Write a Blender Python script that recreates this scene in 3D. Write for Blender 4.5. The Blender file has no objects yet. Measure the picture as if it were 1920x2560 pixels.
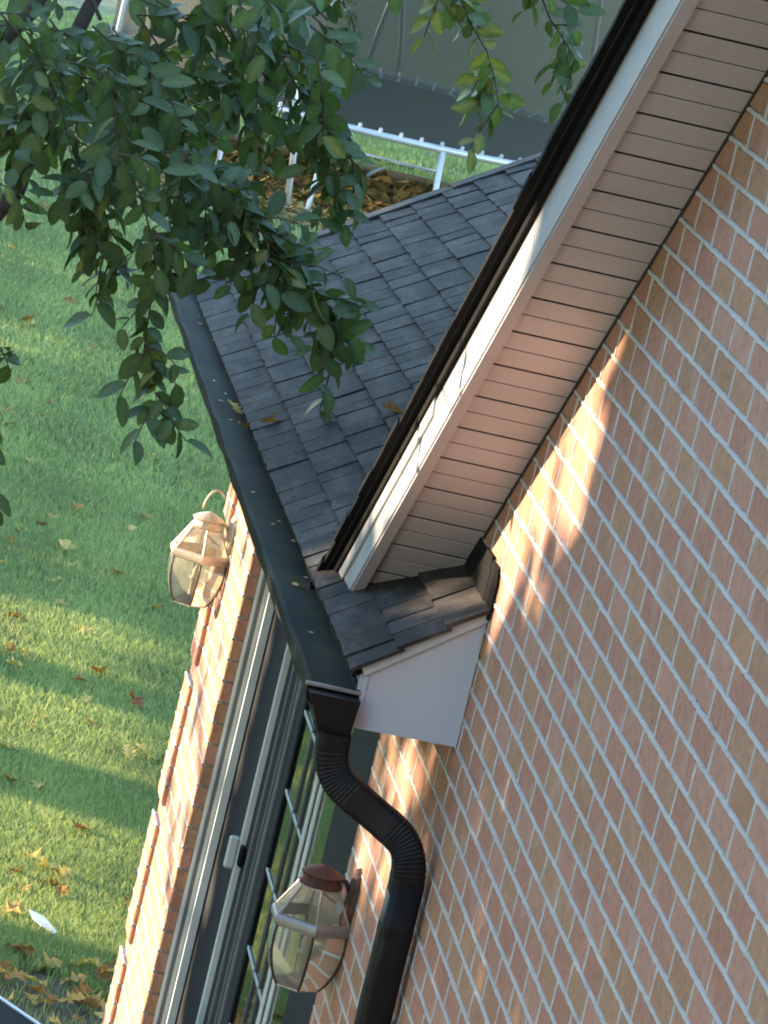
import bpy, math, random
import numpy as np
from mathutils import Matrix, Vector

random.seed(7); RNG = np.random.default_rng(7)
SC = bpy.context.scene
COL = SC.collection

# ------------------------------------------------------------------ camera, sky, sun, exposure
CAM = np.array([-8.7584, 1.80477, 1.45507]); YAW, PITCH, ROLL, FPX = -0.139099, 0.172673, -0.238188, 13000.75
def cam_axes():
    cy, sy, cp, sp = math.cos(YAW), math.sin(YAW), math.cos(PITCH), math.sin(PITCH)
    f = np.array([cy*cp, sy*cp, -sp]); r = np.array([sy, -cy, 0.0]); d = np.cross(f, r)
    cr, sr = math.cos(ROLL), math.sin(ROLL)
    return cr*r + sr*d, -sr*r + cr*d, f
RT, DN, FW = cam_axes()
cd = bpy.data.cameras.new('camera'); co = bpy.data.objects.new('camera', cd); COL.objects.link(co)
cd.sensor_fit = 'HORIZONTAL'; cd.sensor_width = 36.0; cd.lens = FPX/1920*36.0
cd.clip_start = 0.1; cd.clip_end = 3000
m = Matrix.Identity(4)
for i in range(3):
    m[i][0], m[i][1], m[i][2], m[i][3] = RT[i], -DN[i], -FW[i], CAM[i]
co.matrix_world = m
SC.camera = co

SUN = np.array([0.30, 1.0, 0.19]); SUN /= np.linalg.norm(SUN)          # direction towards the sun
EL = math.asin(SUN[2]); AZ = math.atan2(SUN[0], SUN[1])
w = bpy.data.worlds.new('World'); SC.world = w; w.use_nodes = True
nt = w.node_tree; bg = nt.nodes['Background']
sky = nt.nodes.new('ShaderNodeTexSky'); sky.sky_type = 'NISHITA'; sky.sun_disc = False
sky.sun_elevation = EL; sky.sun_rotation = AZ; sky.altitude = 100; sky.air_density = 1.0; sky.dust_density = 0.08; sky.ozone_density = 1.6
nt.links.new(sky.outputs[0], bg.inputs[0]); bg.inputs[1].default_value = 0.15
sl = bpy.data.lights.new('sun', 'SUN'); sl.energy = 2.5; sl.angle = math.radians(0.6); sl.color = (1.0, 0.78, 0.55)
so = bpy.data.objects.new('sun', sl); COL.objects.link(so)
so.rotation_euler = Vector(SUN).to_track_quat('Z', 'Y').to_euler(); so.location = (10, 30, 12)
SC.view_settings.view_transform = 'Standard'; SC.view_settings.look = 'None'
SC.view_settings.exposure = 2.9; SC.view_settings.gamma = 1.0; SC.view_settings.use_curve_mapping = False
SC.cycles.filter_width = 1.9; SC.cycles.max_bounces = 8; SC.cycles.transparent_max_bounces = 12

def to_px(pts):                       # projected position (photo pixels) and depth of world points
    q = (np.atleast_2d(pts) - CAM); z = q@FW
    return np.stack([960 + FPX*(q@RT)/z, 1280 + FPX*(q@DN)/z], 1), z

# ------------------------------------------------------------------ materials
def new_mat(name):
    mt = bpy.data.materials.new(name); mt.use_nodes = True
    n = mt.node_tree.nodes; n.clear()
    out = n.new('ShaderNodeOutputMaterial'); b = n.new('ShaderNodeBsdfPrincipled')
    mt.node_tree.links.new(b.outputs[0], out.inputs[0])
    return mt, mt.node_tree, b, out
def ramp(nt, stops):
    r = nt.nodes.new('ShaderNodeValToRGB'); el = r.color_ramp.elements
    while len(el) < len(stops): el.new(0.5)
    for e, (p, c) in zip(el, stops): e.position = p; e.color = (*c, 1)
    return r
def noise(nt, scale, detail=4, rough=0.55, vec=None, dist=0.0):
    n = nt.nodes.new('ShaderNodeTexNoise'); n.inputs['Scale'].default_value = scale
    n.inputs['Detail'].default_value = detail; n.inputs['Roughness'].default_value = rough; n.inputs['Distortion'].default_value = dist
    if vec is None:
        g = nt.nodes.get('geo') or nt.nodes.new('ShaderNodeNewGeometry'); g.name = 'geo'; vec = g.outputs['Position']
    nt.links.new(vec, n.inputs['Vector']); return n
def stretch(nt, s):
    g = nt.nodes.get('geo') or nt.nodes.new('ShaderNodeNewGeometry'); g.name = 'geo'
    mp = nt.nodes.new('ShaderNodeMapping'); mp.inputs['Scale'].default_value = s
    nt.links.new(g.outputs['Position'], mp.inputs['Vector']); return mp.outputs[0]
def mix(nt, a, b, fac, mode='MIX'):
    x = nt.nodes.new('ShaderNodeMix'); x.data_type = 'RGBA'; x.blend_type = mode
    for sock, v in ((x.inputs[6], a), (x.inputs[7], b), (x.inputs[0], fac)):
        if hasattr(v, 'links') or hasattr(v, 'is_output'): nt.links.new(v, sock)
        elif isinstance(v, (int, float)): sock.default_value = v
        else: sock.default_value = (*v, 1)
    return x.outputs[2]
def attr(nt, name):
    a = nt.nodes.new('ShaderNodeAttribute'); a.attribute_name = name; return a.outputs['Fac']
def bump(nt, b, h, strength=0.3, dist=0.01):
    bp = nt.nodes.new('ShaderNodeBump'); bp.inputs['Strength'].default_value = strength; bp.inputs['Distance'].default_value = dist
    nt.links.new(h, bp.inputs['Height']); nt.links.new(bp.outputs[0], b.inputs['Normal'])
def simple(name, c0, c1=None, rough=0.6, scale=8.0, metal=0.0, bs=0.0, bscale=60.0, spec=0.5, rvar=0.0, st=None, dirt=None, dirt_scale=3.0, dirt_lo=.55, dirt_hi=.75):
    mt, nt, b, out = new_mat(name); c1 = c1 or tuple(x*0.75 for x in c0)
    n = noise(nt, scale, 5, 0.6, stretch(nt, st) if st else None)
    r = ramp(nt, [(0.3, c0), (0.7, c1)]); nt.links.new(n.outputs[0], r.inputs[0]); c = r.outputs[0]
    if dirt:
        dn = noise(nt, dirt_scale, 6, 0.65); dr = ramp(nt, [(dirt_lo, (0,0,0)), (dirt_hi, (1,1,1))]); nt.links.new(dn.outputs[0], dr.inputs[0])
        c = mix(nt, c, dirt, dr.outputs[0])
    nt.links.new(c, b.inputs['Base Color'])
    b.inputs['Roughness'].default_value = rough; b.inputs['Metallic'].default_value = metal
    b.inputs['Specular IOR Level'].default_value = spec
    if rvar:
        mr = nt.nodes.new('ShaderNodeMapRange'); mr.inputs[3].default_value = rough - rvar; mr.inputs[4].default_value = rough + rvar
        nt.links.new(n.outputs[0], mr.inputs[0]); nt.links.new(mr.outputs[0], b.inputs['Roughness'])
    if bs: bump(nt, b, noise(nt, bscale, 4).outputs[0], bs, 0.004)
    return mt
M = {}
def mk_brick():
    mt, nt, b, out = new_mat('brick'); t = attr(nt, 'tone')
    r = ramp(nt, [(0.0, (.38,.180,.122)), (.25, (.42,.212,.148)), (.45, (.45,.232,.166)), (.62, (.475,.256,.188)), (.72, (.39,.215,.132)), (.86, (.43,.245,.150)), (.95, (.36,.20,.13)), (1.0, (.28,.17,.12))])
    nt.links.new(t, r.inputs[0])
    n = noise(nt, 48, 8, .75); n2 = noise(nt, 9, 3, .5, None, .6)
    rr = ramp(nt, [(.28, (.62,.58,.56)), (.5, (1,1,1)), (.74, (1.25,1.20,1.15))]); nt.links.new(n.outputs[0], rr.inputs[0])
    c = mix(nt, r.outputs[0], rr.outputs[0], .9, 'MULTIPLY')
    r2 = ramp(nt, [(.56, (0,0,0)), (.74, (.55,.55,.55))]); nt.links.new(n2.outputs[0], r2.inputs[0])
    c = mix(nt, c, (.50,.36,.29), r2.outputs[0])
    nt.links.new(c, b.inputs['Base Color']); b.inputs['Roughness'].default_value = .88; b.inputs['Specular IOR Level'].default_value = .25
    bump(nt, b, noise(nt, 120, 6, .75).outputs[0], .6, .004)
    return mt
M['brick'] = mk_brick()
M['mortar'] = simple('mortar', (.58,.565,.55), (.49,.475,.455), .92, 10, bs=.6, bscale=160, spec=.2, dirt=(.44,.41,.385), dirt_scale=5, dirt_lo=.55, dirt_hi=.8)
M['backing'] = simple('wall_backing', (.33,.30,.27), (.25,.22,.2), .95, 10)
M['wing'] = simple('wing_brick', (.34,.19,.145), (.27,.15,.115), .9, 16)
M['soffit'] = simple('soffit_vinyl', (.54,.49,.545), (.495,.45,.50), .5, 3, spec=.4, dirt=(.45,.41,.45), dirt_scale=6)
M['soffit_dark'] = simple('soffit_groove', (.05,.04,.04), (.03,.025,.025), .8, 8)
M['white'] = simple('white_coil_sky_cast', (.48,.525,.61), (.445,.49,.57), .38, 2.5, bs=.05, bscale=12, dirt=(.42,.455,.52), dirt_scale=4)  # white metal; the bluish skylight cast is put into its base colour
M['fascia'] = simple('fascia_white', (.45,.455,.455), (.39,.395,.40), .45, 5, dirt=(.55,.53,.49), dirt_scale=5)
M['edge'] = simple('dark_trim', (.007,.007,.008), (.005,.005,.006), .8, 12, spec=.15)
M['black'] = simple('black_pipe', (.0032,.0032,.004), (.006,.006,.007), .5, 9, bs=.1, bscale=50, rvar=.08, spec=.3)
def mk_shingle():
    mt, nt, b, out = new_mat('asphalt_shingle'); t = attr(nt, 'tone')
    r = ramp(nt, [(0, (.015,.0145,.0145)), (.4, (.029,.028,.027)), (.75, (.047,.044,.041)), (1, (.088,.081,.072))]); nt.links.new(t, r.inputs[0])
    g = noise(nt, 260, 4, .85); rg = ramp(nt, [(.3, (.40,.40,.40)), (.7, (1.6,1.6,1.6))]); nt.links.new(g.outputs[0], rg.inputs[0])
    c = mix(nt, r.outputs[0], rg.outputs[0], .8, 'MULTIPLY')
    g2 = noise(nt, 75, 5, .8); rg2 = ramp(nt, [(.34, (.60,.60,.60)), (.66, (1.45,1.42,1.38))]); nt.links.new(g2.outputs[0], rg2.inputs[0]); c = mix(nt, c, rg2.outputs[0], .75, 'MULTIPLY')
    s = noise(nt, 4.0, 6, .7, stretch(nt, (.9, 3.2, 3.2))); rs = ramp(nt, [(.48, (0,0,0)), (.72, (.65,.65,.65))]); nt.links.new(s.outputs[0], rs.inputs[0])
    c = mix(nt, c, (.120,.108,.094), rs.outputs[0])
    nt.links.new(c, b.inputs['Base Color']); b.inputs['Roughness'].default_value = .85; b.inputs['Specular IOR Level'].default_value = .3
    bump(nt, b, g.outputs[0], .5, .003); return mt
M['shingle'] = mk_shingle()
M['gutter'] = simple('gutter_metal', (.016,.018,.015), (.026,.028,.020), .8, 5, bs=.3, bscale=40, spec=.15, dirt=(.034,.044,.016), dirt_scale=3.5, dirt_lo=.45, dirt_hi=.7)
M['panel'] = simple('dark_panel', (.026,.029,.031), (.036,.039,.041), .8, 2.0, st=(3,3,.5), bs=.05, spec=.12)
M['doorwhite'] = simple('door_vinyl', (.66,.69,.68), (.58,.62,.61), .42, 6)
M['doorgrey'] = simple('door_grey', (.13,.135,.14), (.10,.105,.11), .5, 6, spec=.25)
M['muntin'] = simple('grille_bar', (.36,.41,.39), (.30,.34,.33), .5, 6)
M['interior'] = simple('dark_interior', (.03,.033,.03), (.02,.022,.02), .9)
def mk_glass(name, tint, ior=1.5, rough=.02, spec=(1,1,1)):
    mt, nt, b, out = new_mat(name); nt.nodes.remove(b)
    tr = nt.nodes.new('ShaderNodeBsdfTransparent'); tr.inputs[0].default_value = (*tint, 1)
    gl = nt.nodes.new('ShaderNodeBsdfGlossy'); gl.inputs['Color'].default_value = (*spec, 1); gl.inputs['Roughness'].default_value = rough
    fr = nt.nodes.new('ShaderNodeFresnel'); fr.inputs[0].default_value = ior; mx = nt.nodes.new('ShaderNodeMixShader')
    nt.links.new(fr.outputs[0], mx.inputs[0]); nt.links.new(tr.outputs[0], mx.inputs[1]); nt.links.new(gl.outputs[0], mx.inputs[2]); nt.links.new(mx.outputs[0], out.inputs[0])
    return mt
M['glass'] = mk_glass('door_glass', (.75,.82,.78))
M['lampglass'] = mk_glass('lantern_glass', (.90,.90,.83), 1.65, .03)
def dusty(mt, f):
    nt = mt.node_tree; out = next(n for n in nt.nodes if n.type == 'OUTPUT_MATERIAL'); src = out.inputs[0].links[0].from_socket
    d = nt.nodes.new('ShaderNodeBsdfDiffuse'); d.inputs[0].default_value = (.62,.60,.52,1); t = nt.nodes.new('ShaderNodeBsdfTranslucent'); t.inputs[0].default_value = (.62,.60,.52,1)
    a = nt.nodes.new('ShaderNodeAddShader'); nt.links.new(d.outputs[0], a.inputs[0]); nt.links.new(t.outputs[0], a.inputs[1])
    n = noise(nt, 18, 4); mr = nt.nodes.new('ShaderNodeMapRange'); mr.inputs[1].default_value = .3; mr.inputs[2].default_value = .7; mr.inputs[3].default_value = f*.5; mr.inputs[4].default_value = f*1.4
    nt.links.new(n.outputs[0], mr.inputs[0]); mx = nt.nodes.new('ShaderNodeMixShader'); nt.links.new(mr.outputs[0], mx.inputs[0]); nt.links.new(src, mx.inputs[1]); nt.links.new(a.outputs[0], mx.inputs[2]); nt.links.new(mx.outputs[0], out.inputs[0])
dusty(M['lampglass'], .10)
M['brass'] = simple('weathered_brass', (.60,.53,.41), (.46,.39,.28), .45, 30, metal=.3, bs=.1, bscale=90, rvar=.12)
M['pewter'] = simple('grey_lantern_metal', (.36,.36,.36), (.27,.26,.25), .4, 30, metal=.5, bs=.1, bscale=90)
M['rust'] = simple('rusted_metal', (.075,.034,.024), (.045,.020,.016), .8, 25, bs=.3, bscale=110)
M['darkmetal'] = simple('lantern_rib', (.08,.06,.045), (.05,.04,.03), .5, 20, metal=.4)
M['socket'] = simple('candle_sleeve', (.30,.28,.24), (.22,.20,.17), .5, 10)
M['galv'] = simple('galvanised_tube', (.62,.64,.66), (.52,.54,.56), .35, 12, metal=.35)
M['mat'] = simple('trampoline_mat', (.010,.010,.011), (.017,.0165,.018), .85, 3, spec=.2)
def mk_net():
    mt, nt, b, out = new_mat('safety_net'); b.inputs['Base Color'].default_value = (.046,.052,.040,1); b.inputs['Roughness'].default_value = .9
    tr = nt.nodes.new('ShaderNodeBsdfTransparent'); mx = nt.nodes.new('ShaderNodeMixShader'); mx.inputs[0].default_value = .72
    nt.links.new(tr.outputs[0], mx.inputs[1]); nt.links.new(b.outputs[0], mx.inputs[2]); nt.links.new(mx.outputs[0], out.inputs[0]); return mt
M['net'] = mk_net()
M['bark'] = simple('bark', (.085,.065,.052), (.045,.034,.028), .9, 20, bs=.8, bscale=60, st=(3,3,.8))
M['twig'] = simple('twig_bark', (.10,.075,.04), (.06,.05,.028), .8, 20)
def mk_leaf(name, stops, trans, rough=.42, spec=.5, tt=(1.5,1.7,.5)):
    mt, nt, b, out = new_mat(name); t = attr(nt, 'tone'); r = ramp(nt, stops); nt.links.new(t, r.inputs[0])
    n = noise(nt, 70, 3); rr = ramp(nt, [(.3, (.8,.8,.8)), (.7, (1.15,1.15,1.15))]); nt.links.new(n.outputs[0], rr.inputs[0])
    c = mix(nt, r.outputs[0], rr.outputs[0], .8, 'MULTIPLY'); nt.links.new(c, b.inputs['Base Color'])
    b.inputs['Roughness'].default_value = rough; b.inputs['Specular IOR Level'].default_value = spec
    tl = nt.nodes.new('ShaderNodeBsdfTranslucent'); tc = mix(nt, c, tt, .8, 'MULTIPLY'); nt.links.new(tc, tl.inputs[0])
    mx = nt.nodes.new('ShaderNodeMixShader'); mx.inputs[0].default_value = trans
    nt.links.new(b.outputs[0], mx.inputs[1]); nt.links.new(tl.outputs[0], mx.inputs[2]); nt.links.new(mx.outputs[0], out.inputs[0]); return mt
M['leaf'] = mk_leaf('tree_leaf', [(0, (.042,.066,.026)), (.5, (.082,.125,.046)), (.85, (.135,.185,.066)), (1, (.30,.25,.07))], .3, .45, .32)
M['oakleaf'] = mk_leaf('oak_crown_leaf', [(0, (.03,.06,.02)), (1, (.07,.11,.03))], .2)
M['fallen'] = mk_leaf('fallen_leaf', [(0, (.20,.085,.03)), (.3, (.36,.19,.065)), (.65, (.55,.34,.12)), (1, (.66,.48,.17))], .15, .8, .1)
M['litter'] = mk_leaf('bed_litter', [(0, (.13,.09,.04)), (.5, (.27,.19,.075)), (1, (.40,.31,.13))], .1, .8, .1)
M['redleaf'] = mk_leaf('red_leaf', [(0, (.22,.05,.015)), (1, (.28,.07,.02))], .15, .6, .3)
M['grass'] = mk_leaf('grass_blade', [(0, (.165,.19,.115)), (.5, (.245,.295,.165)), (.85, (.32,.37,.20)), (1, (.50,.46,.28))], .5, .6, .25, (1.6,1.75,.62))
M['paper'] = simple('white_plastic', (.72,.76,.80), (.6,.64,.7), .4, 10)
M['plank'] = simple('weathered_plank', (.34,.27,.20), (.22,.17,.12), .85, 12, st=(2,12,12), bs=.3)
M['paver'] = simple('pale_paver', (.26,.235,.19), (.19,.17,.14), .9, 9, bs=.3)
M['straw'] = simple('leaf_litter', (.34,.22,.07), (.20,.12,.05), .9, 6, bs=.6, bscale=30)
def mk_ground():
    mt, nt, b, out = new_mat('lawn_ground'); n = noise(nt, .8, 6, .65); n2 = noise(nt, 14, 6, .75); n3 = noise(nt, 90, 3, .7)
    r = ramp(nt, [(.3, (.10,.115,.055)), (.5, (.17,.20,.095)), (.7, (.25,.285,.135))]); nt.links.new(n2.outputs[0], r.inputs[0])
    r2 = ramp(nt, [(.5, (0,0,0)), (.72, (.5,.5,.5))]); nt.links.new(n.outputs[0], r2.inputs[0])
    c = mix(nt, r.outputs[0], (.155,.145,.075), r2.outputs[0])
    r3 = ramp(nt, [(.3, (.6,.6,.6)), (.7, (1.3,1.3,1.3))]); nt.links.new(n3.outputs[0], r3.inputs[0]); c = mix(nt, c, r3.outputs[0], .8, 'MULTIPLY')
    nt.links.new(c, b.inputs['Base Color']); b.inputs['Roughness'].default_value = .95; bump(nt, b, n2.outputs[0], .8, .03); return mt
M['lawn'] = mk_ground()
M['soil'] = simple('mulch_soil', (.115,.085,.055), (.065,.05,.035), .95, 22, bs=.8, bscale=60)

# ------------------------------------------------------------------ mesh builder
class MB:
    def __init__(s): s.v = []; s.f = []; s.t = []; s.tone = 0.5
    def add(s, vs, fs):
        o = len(s.v); s.v += [tuple(map(float, x)) for x in vs]; s.t += [s.tone]*len(vs); s.f += [tuple(i + o for i in q) for q in fs]; return s
    def box(s, x0, x1, y0, y1, z0, z1, b=0.0):
        if b <= 0:
            vs = [(x, y, z) for z in (z0, z1) for y in (y0, y1) for x in (x0, x1)]
            return s.add(vs, [(0,2,3,1), (4,5,7,6), (0,1,5,4), (2,6,7,3), (0,4,6,2), (1,3,7,5)])
        b = min(b, (x1-x0)/2.1, (y1-y0)/2.1, (z1-z0)/2.1)
        c = ((x0+x1)/2, (y0+y1)/2, (z0+z1)/2); h = ((x1-x0)/2, (y1-y0)/2, (z1-z0)/2); vs = []; ix = {}
        for sx in (-1, 1):
            for sy in (-1, 1):
                for sz in (-1, 1):
                    for a in range(3):
                        q = [h[0]-b, h[1]-b, h[2]-b]; q[a] = h[a]; ix[sx, sy, sz, a] = len(vs)
                        vs.append((c[0]+sx*q[0], c[1]+sy*q[1], c[2]+sz*q[2]))
        fs = []
        for a in range(3):
            for sg in (-1, 1):
                o = [i for i in range(3) if i != a]; loop = []
                for p, q in ((-1,-1), (1,-1), (1,1), (-1,1)):
                    k = [0,0,0]; k[a] = sg; k[o[0]] = p; k[o[1]] = q; loop.append(ix[k[0], k[1], k[2], a])
                if (sg > 0) == (a == 1): loop.reverse()
                fs.append(tuple(loop))
        for a in range(3):
            o = [i for i in range(3) if i != a]
            for p in (-1, 1):
                for q in (-1, 1):
                    k0 = [0,0,0]; k1 = [0,0,0]; k0[a] = -1; k1[a] = 1
                    for k in (k0, k1): k[o[0]] = p; k[o[1]] = q
                    fs.append((ix[(*k0, o[0])], ix[(*k1, o[0])], ix[(*k1, o[1])], ix[(*k0, o[1])]))
        for k in [(x, y, z) for x in (-1,1) for y in (-1,1) for z in (-1,1)]: fs.append(tuple(ix[(*k, a)] for a in range(3)))
        return s.add(vs, fs)
    def prism(s, poly, axis, a0, a1):
        """extrude a polygon given in the two other axes along axis"""
        o = [i for i in range(3) if i != axis]; n = len(poly); vs = []
        for a in (a0, a1):
            for p in poly:
                q = [0,0,0]; q[axis] = a; q[o[0]] = p[0]; q[o[1]] = p[1]; vs.append(q)
        fs = [tuple(range(n)), tuple(range(2*n-1, n-1, -1))] + [(i, i+n, (i+1)%n+n, (i+1)%n) for i in range(n)]
        return s.add(vs, fs)
    def tube(s, pts, rad, seg=8, shape=None, caps=True, ref=None):
        """sweep; rad scalar/list (or list of (a,b) half sizes with shape = unit polygon)"""
        P = [np.array(p, float) for p in pts]; n = len(P); rings = []
        r = rad if isinstance(rad, (list, tuple)) and len(rad) == n else [rad]*n
        up = np.array(ref if ref is not None else (0,0,1.0))
        vs = []
        for i in range(n):
            t = P[min(i+1, n-1)] - P[max(i-1, 0)]; t /= np.linalg.norm(t) + 1e-9
            u = np.cross(up, t)
            if np.linalg.norm(u) < .1: u = np.cross((1.0, 0.2, 0), t)
            u /= np.linalg.norm(u); v = np.cross(t, u)
            if i and ref is None:
                pu = s._pu - t*(s._pu@t)
                if np.linalg.norm(pu) > 1e-6: u = pu/np.linalg.norm(pu); v = np.cross(t, u)
            s._pu = u
            poly = shape or [(math.cos(2*math.pi*k/seg), math.sin(2*math.pi*k/seg)) for k in range(seg)]
            ra, rb = (r[i] if isinstance(r[i], (tuple, list)) else (r[i], r[i]))
            for a, b in poly: vs.append(P[i] + u*a*ra + v*b*rb)
        k = len(shape) if shape else seg
        fs = [(i*k+j, i*k+(j+1)%k, (i+1)*k+(j+1)%k, (i+1)*k+j) for i in range(n-1) for j in range(k)]
        if caps: fs += [tuple(range(k-1, -1, -1)), tuple((n-1)*k+j for j in range(k))]
        return s.add(vs, fs)
    def lathe(s, prof, seg=12, c=(0,0,0), ph=0.0, caps=True):
        vs = [(c[0]+r*math.cos(ph+2*math.pi*k/seg), c[1]+r*math.sin(ph+2*math.pi*k/seg), c[2]+z) for r, z in prof for k in range(seg)]
        fs = [(i*seg+j, i*seg+(j+1)%seg, (i+1)*seg+(j+1)%seg, (i+1)*seg+j) for i in range(len(prof)-1) for j in range(seg)]
        if caps: fs += [tuple(range(seg-1, -1, -1)), tuple((len(prof)-1)*seg+j for j in range(seg))]
        return s.add(vs, fs)
    def mesh(s, name, mat, smooth=False):
        me = bpy.data.meshes.new(name); me.from_pydata(s.v, [], s.f)
        a = me.attributes.new('tone', 'FLOAT', 'POINT'); a.data.foreach_set('value', np.array(s.t, np.float32))
        me.materials.append(M[mat])
        if smooth: me.polygons.foreach_set('use_smooth', [True]*len(me.polygons))
        me.update(); return me
    def build(s, name, mat, parent=None, smooth=False, kind=None, label=None):
        return link(name, s.mesh(name, mat, smooth), parent, kind, label)
def link(name, data, parent=None, kind=None, label=None):
    o = bpy.data.objects.new(name, data); COL.objects.link(o)
    if parent is not None: o.parent = parent
    if kind: o['kind'] = kind
    if label: o['label'] = label
    return o
def tag(o, label, cat, group=None):
    o['label'] = label; o['category'] = cat
    if group: o['group'] = group
    return o
def empty(name, loc=(0,0,0)):
    o = bpy.data.objects.new(name, None); COL.objects.link(o); o.location = loc; o.empty_display_size = .2; return o
def tri_mesh(name, V, F, tone, mat, smooth=False):
    """fast mesh from numpy arrays (all faces the same size)"""
    me = bpy.data.meshes.new(name); nv, nf, k = len(V), len(F), F.shape[1]
    me.vertices.add(nv); me.vertices.foreach_set('co', np.ascontiguousarray(V, np.float32).ravel())
    me.loops.add(nf*k); me.loops.foreach_set('vertex_index', np.ascontiguousarray(F, np.int32).ravel())
    me.polygons.add(nf); me.polygons.foreach_set('loop_start', np.arange(0, nf*k, k, dtype=np.int32)); me.polygons.foreach_set('loop_total', np.full(nf, k, np.int32))
    a = me.attributes.new('tone', 'FLOAT', 'POINT'); a.data.foreach_set('value', np.ascontiguousarray(tone, np.float32))
    me.materials.append(M[mat])
    if smooth: me.polygons.foreach_set('use_smooth', np.ones(nf, bool))
    me.update(calc_edges=True); me.validate(); return me

G = -3.45                                                             # ground level
# ------------------------------------------------------------------ ground
def ground():
    me = MB(); me.add([(-400,-600,G), (900,-600,G), (900,600,G), (-400,600,G)], [(0,1,2,3)])
    o = me.build('lawn', 'lawn', kind='structure')
    s = MB(); pts = [(7.6,-.9), (8.2,-.9), (8.45,-.5), (8.55,-.1), (8.65,.15), (8.6,.5), (8.3,1.0), (7.4,1.3), (5.4,1.3), (2,1.2), (-4,1.2), (-4,-.2), (7.6,-.2)]
    s.add([(x, y, G+.004) for x, y in pts], [tuple(range(len(pts)))]); s.build('mulch_bed', 'soil', kind='structure')
    s = MB(); pts = [(30.4,-1.0), (31.0,-2.0), (30.7,-3.0), (31.2,-4.2), (31.0,-6.0), (34.6,-6.0), (34.7,-4.0), (34.9,-2.6), (34.9,-1.2), (33,-.7)]
    s.add([(x, y, G+.004) for x, y in pts], [tuple(range(len(pts)))]); s.build('leaf_litter_bed', 'straw', kind='structure')
ground()

# ------------------------------------------------------------------ the house
HOUSE = empty('brick_house', (0, 0, G))
tag(HOUSE, 'red brick house with white rake trim, taupe soffit and low grey shingle roof', 'house')
class _P:                                                            # parts are written in world coordinates
    pass
def part(mb, name, mat, parent=HOUSE, smooth=False, kind=None, label=None):
    o = mb.build(name, mat, None, smooth, kind, label); o.parent = parent
    o.matrix_parent_inverse = Matrix.Translation((0, 0, -G)); return o
def part_of(mb, name, mat, parent, smooth=False, kind=None, label=None):
    o = mb.build(name, mat, None, smooth, kind, label); o.parent = parent; return o

BL, BC = 0.2032, 0.06748                                              # brick module, course height
XD0, XD1, XC = 3.29, 6.72, 7.66                                       # door opening and far corner of the wall
XQ = XC - BL
RX, RZ = 2.594, -0.612                                                # foot of the rake on the wall
RD = np.array([0.8264, 0, -0.5631]); RN = np.array([0.5631, 0, 0.8264])
def rake_z(x): return RZ - 0.6814*(x - RX)
def roof_z(x, y):
    t = (x - 2.12)/(7.85 - 2.12)
    return (1-t)*(-.821 + .738*(.279-y)) + t*(-.855 + .641*(.245-y))

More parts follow.
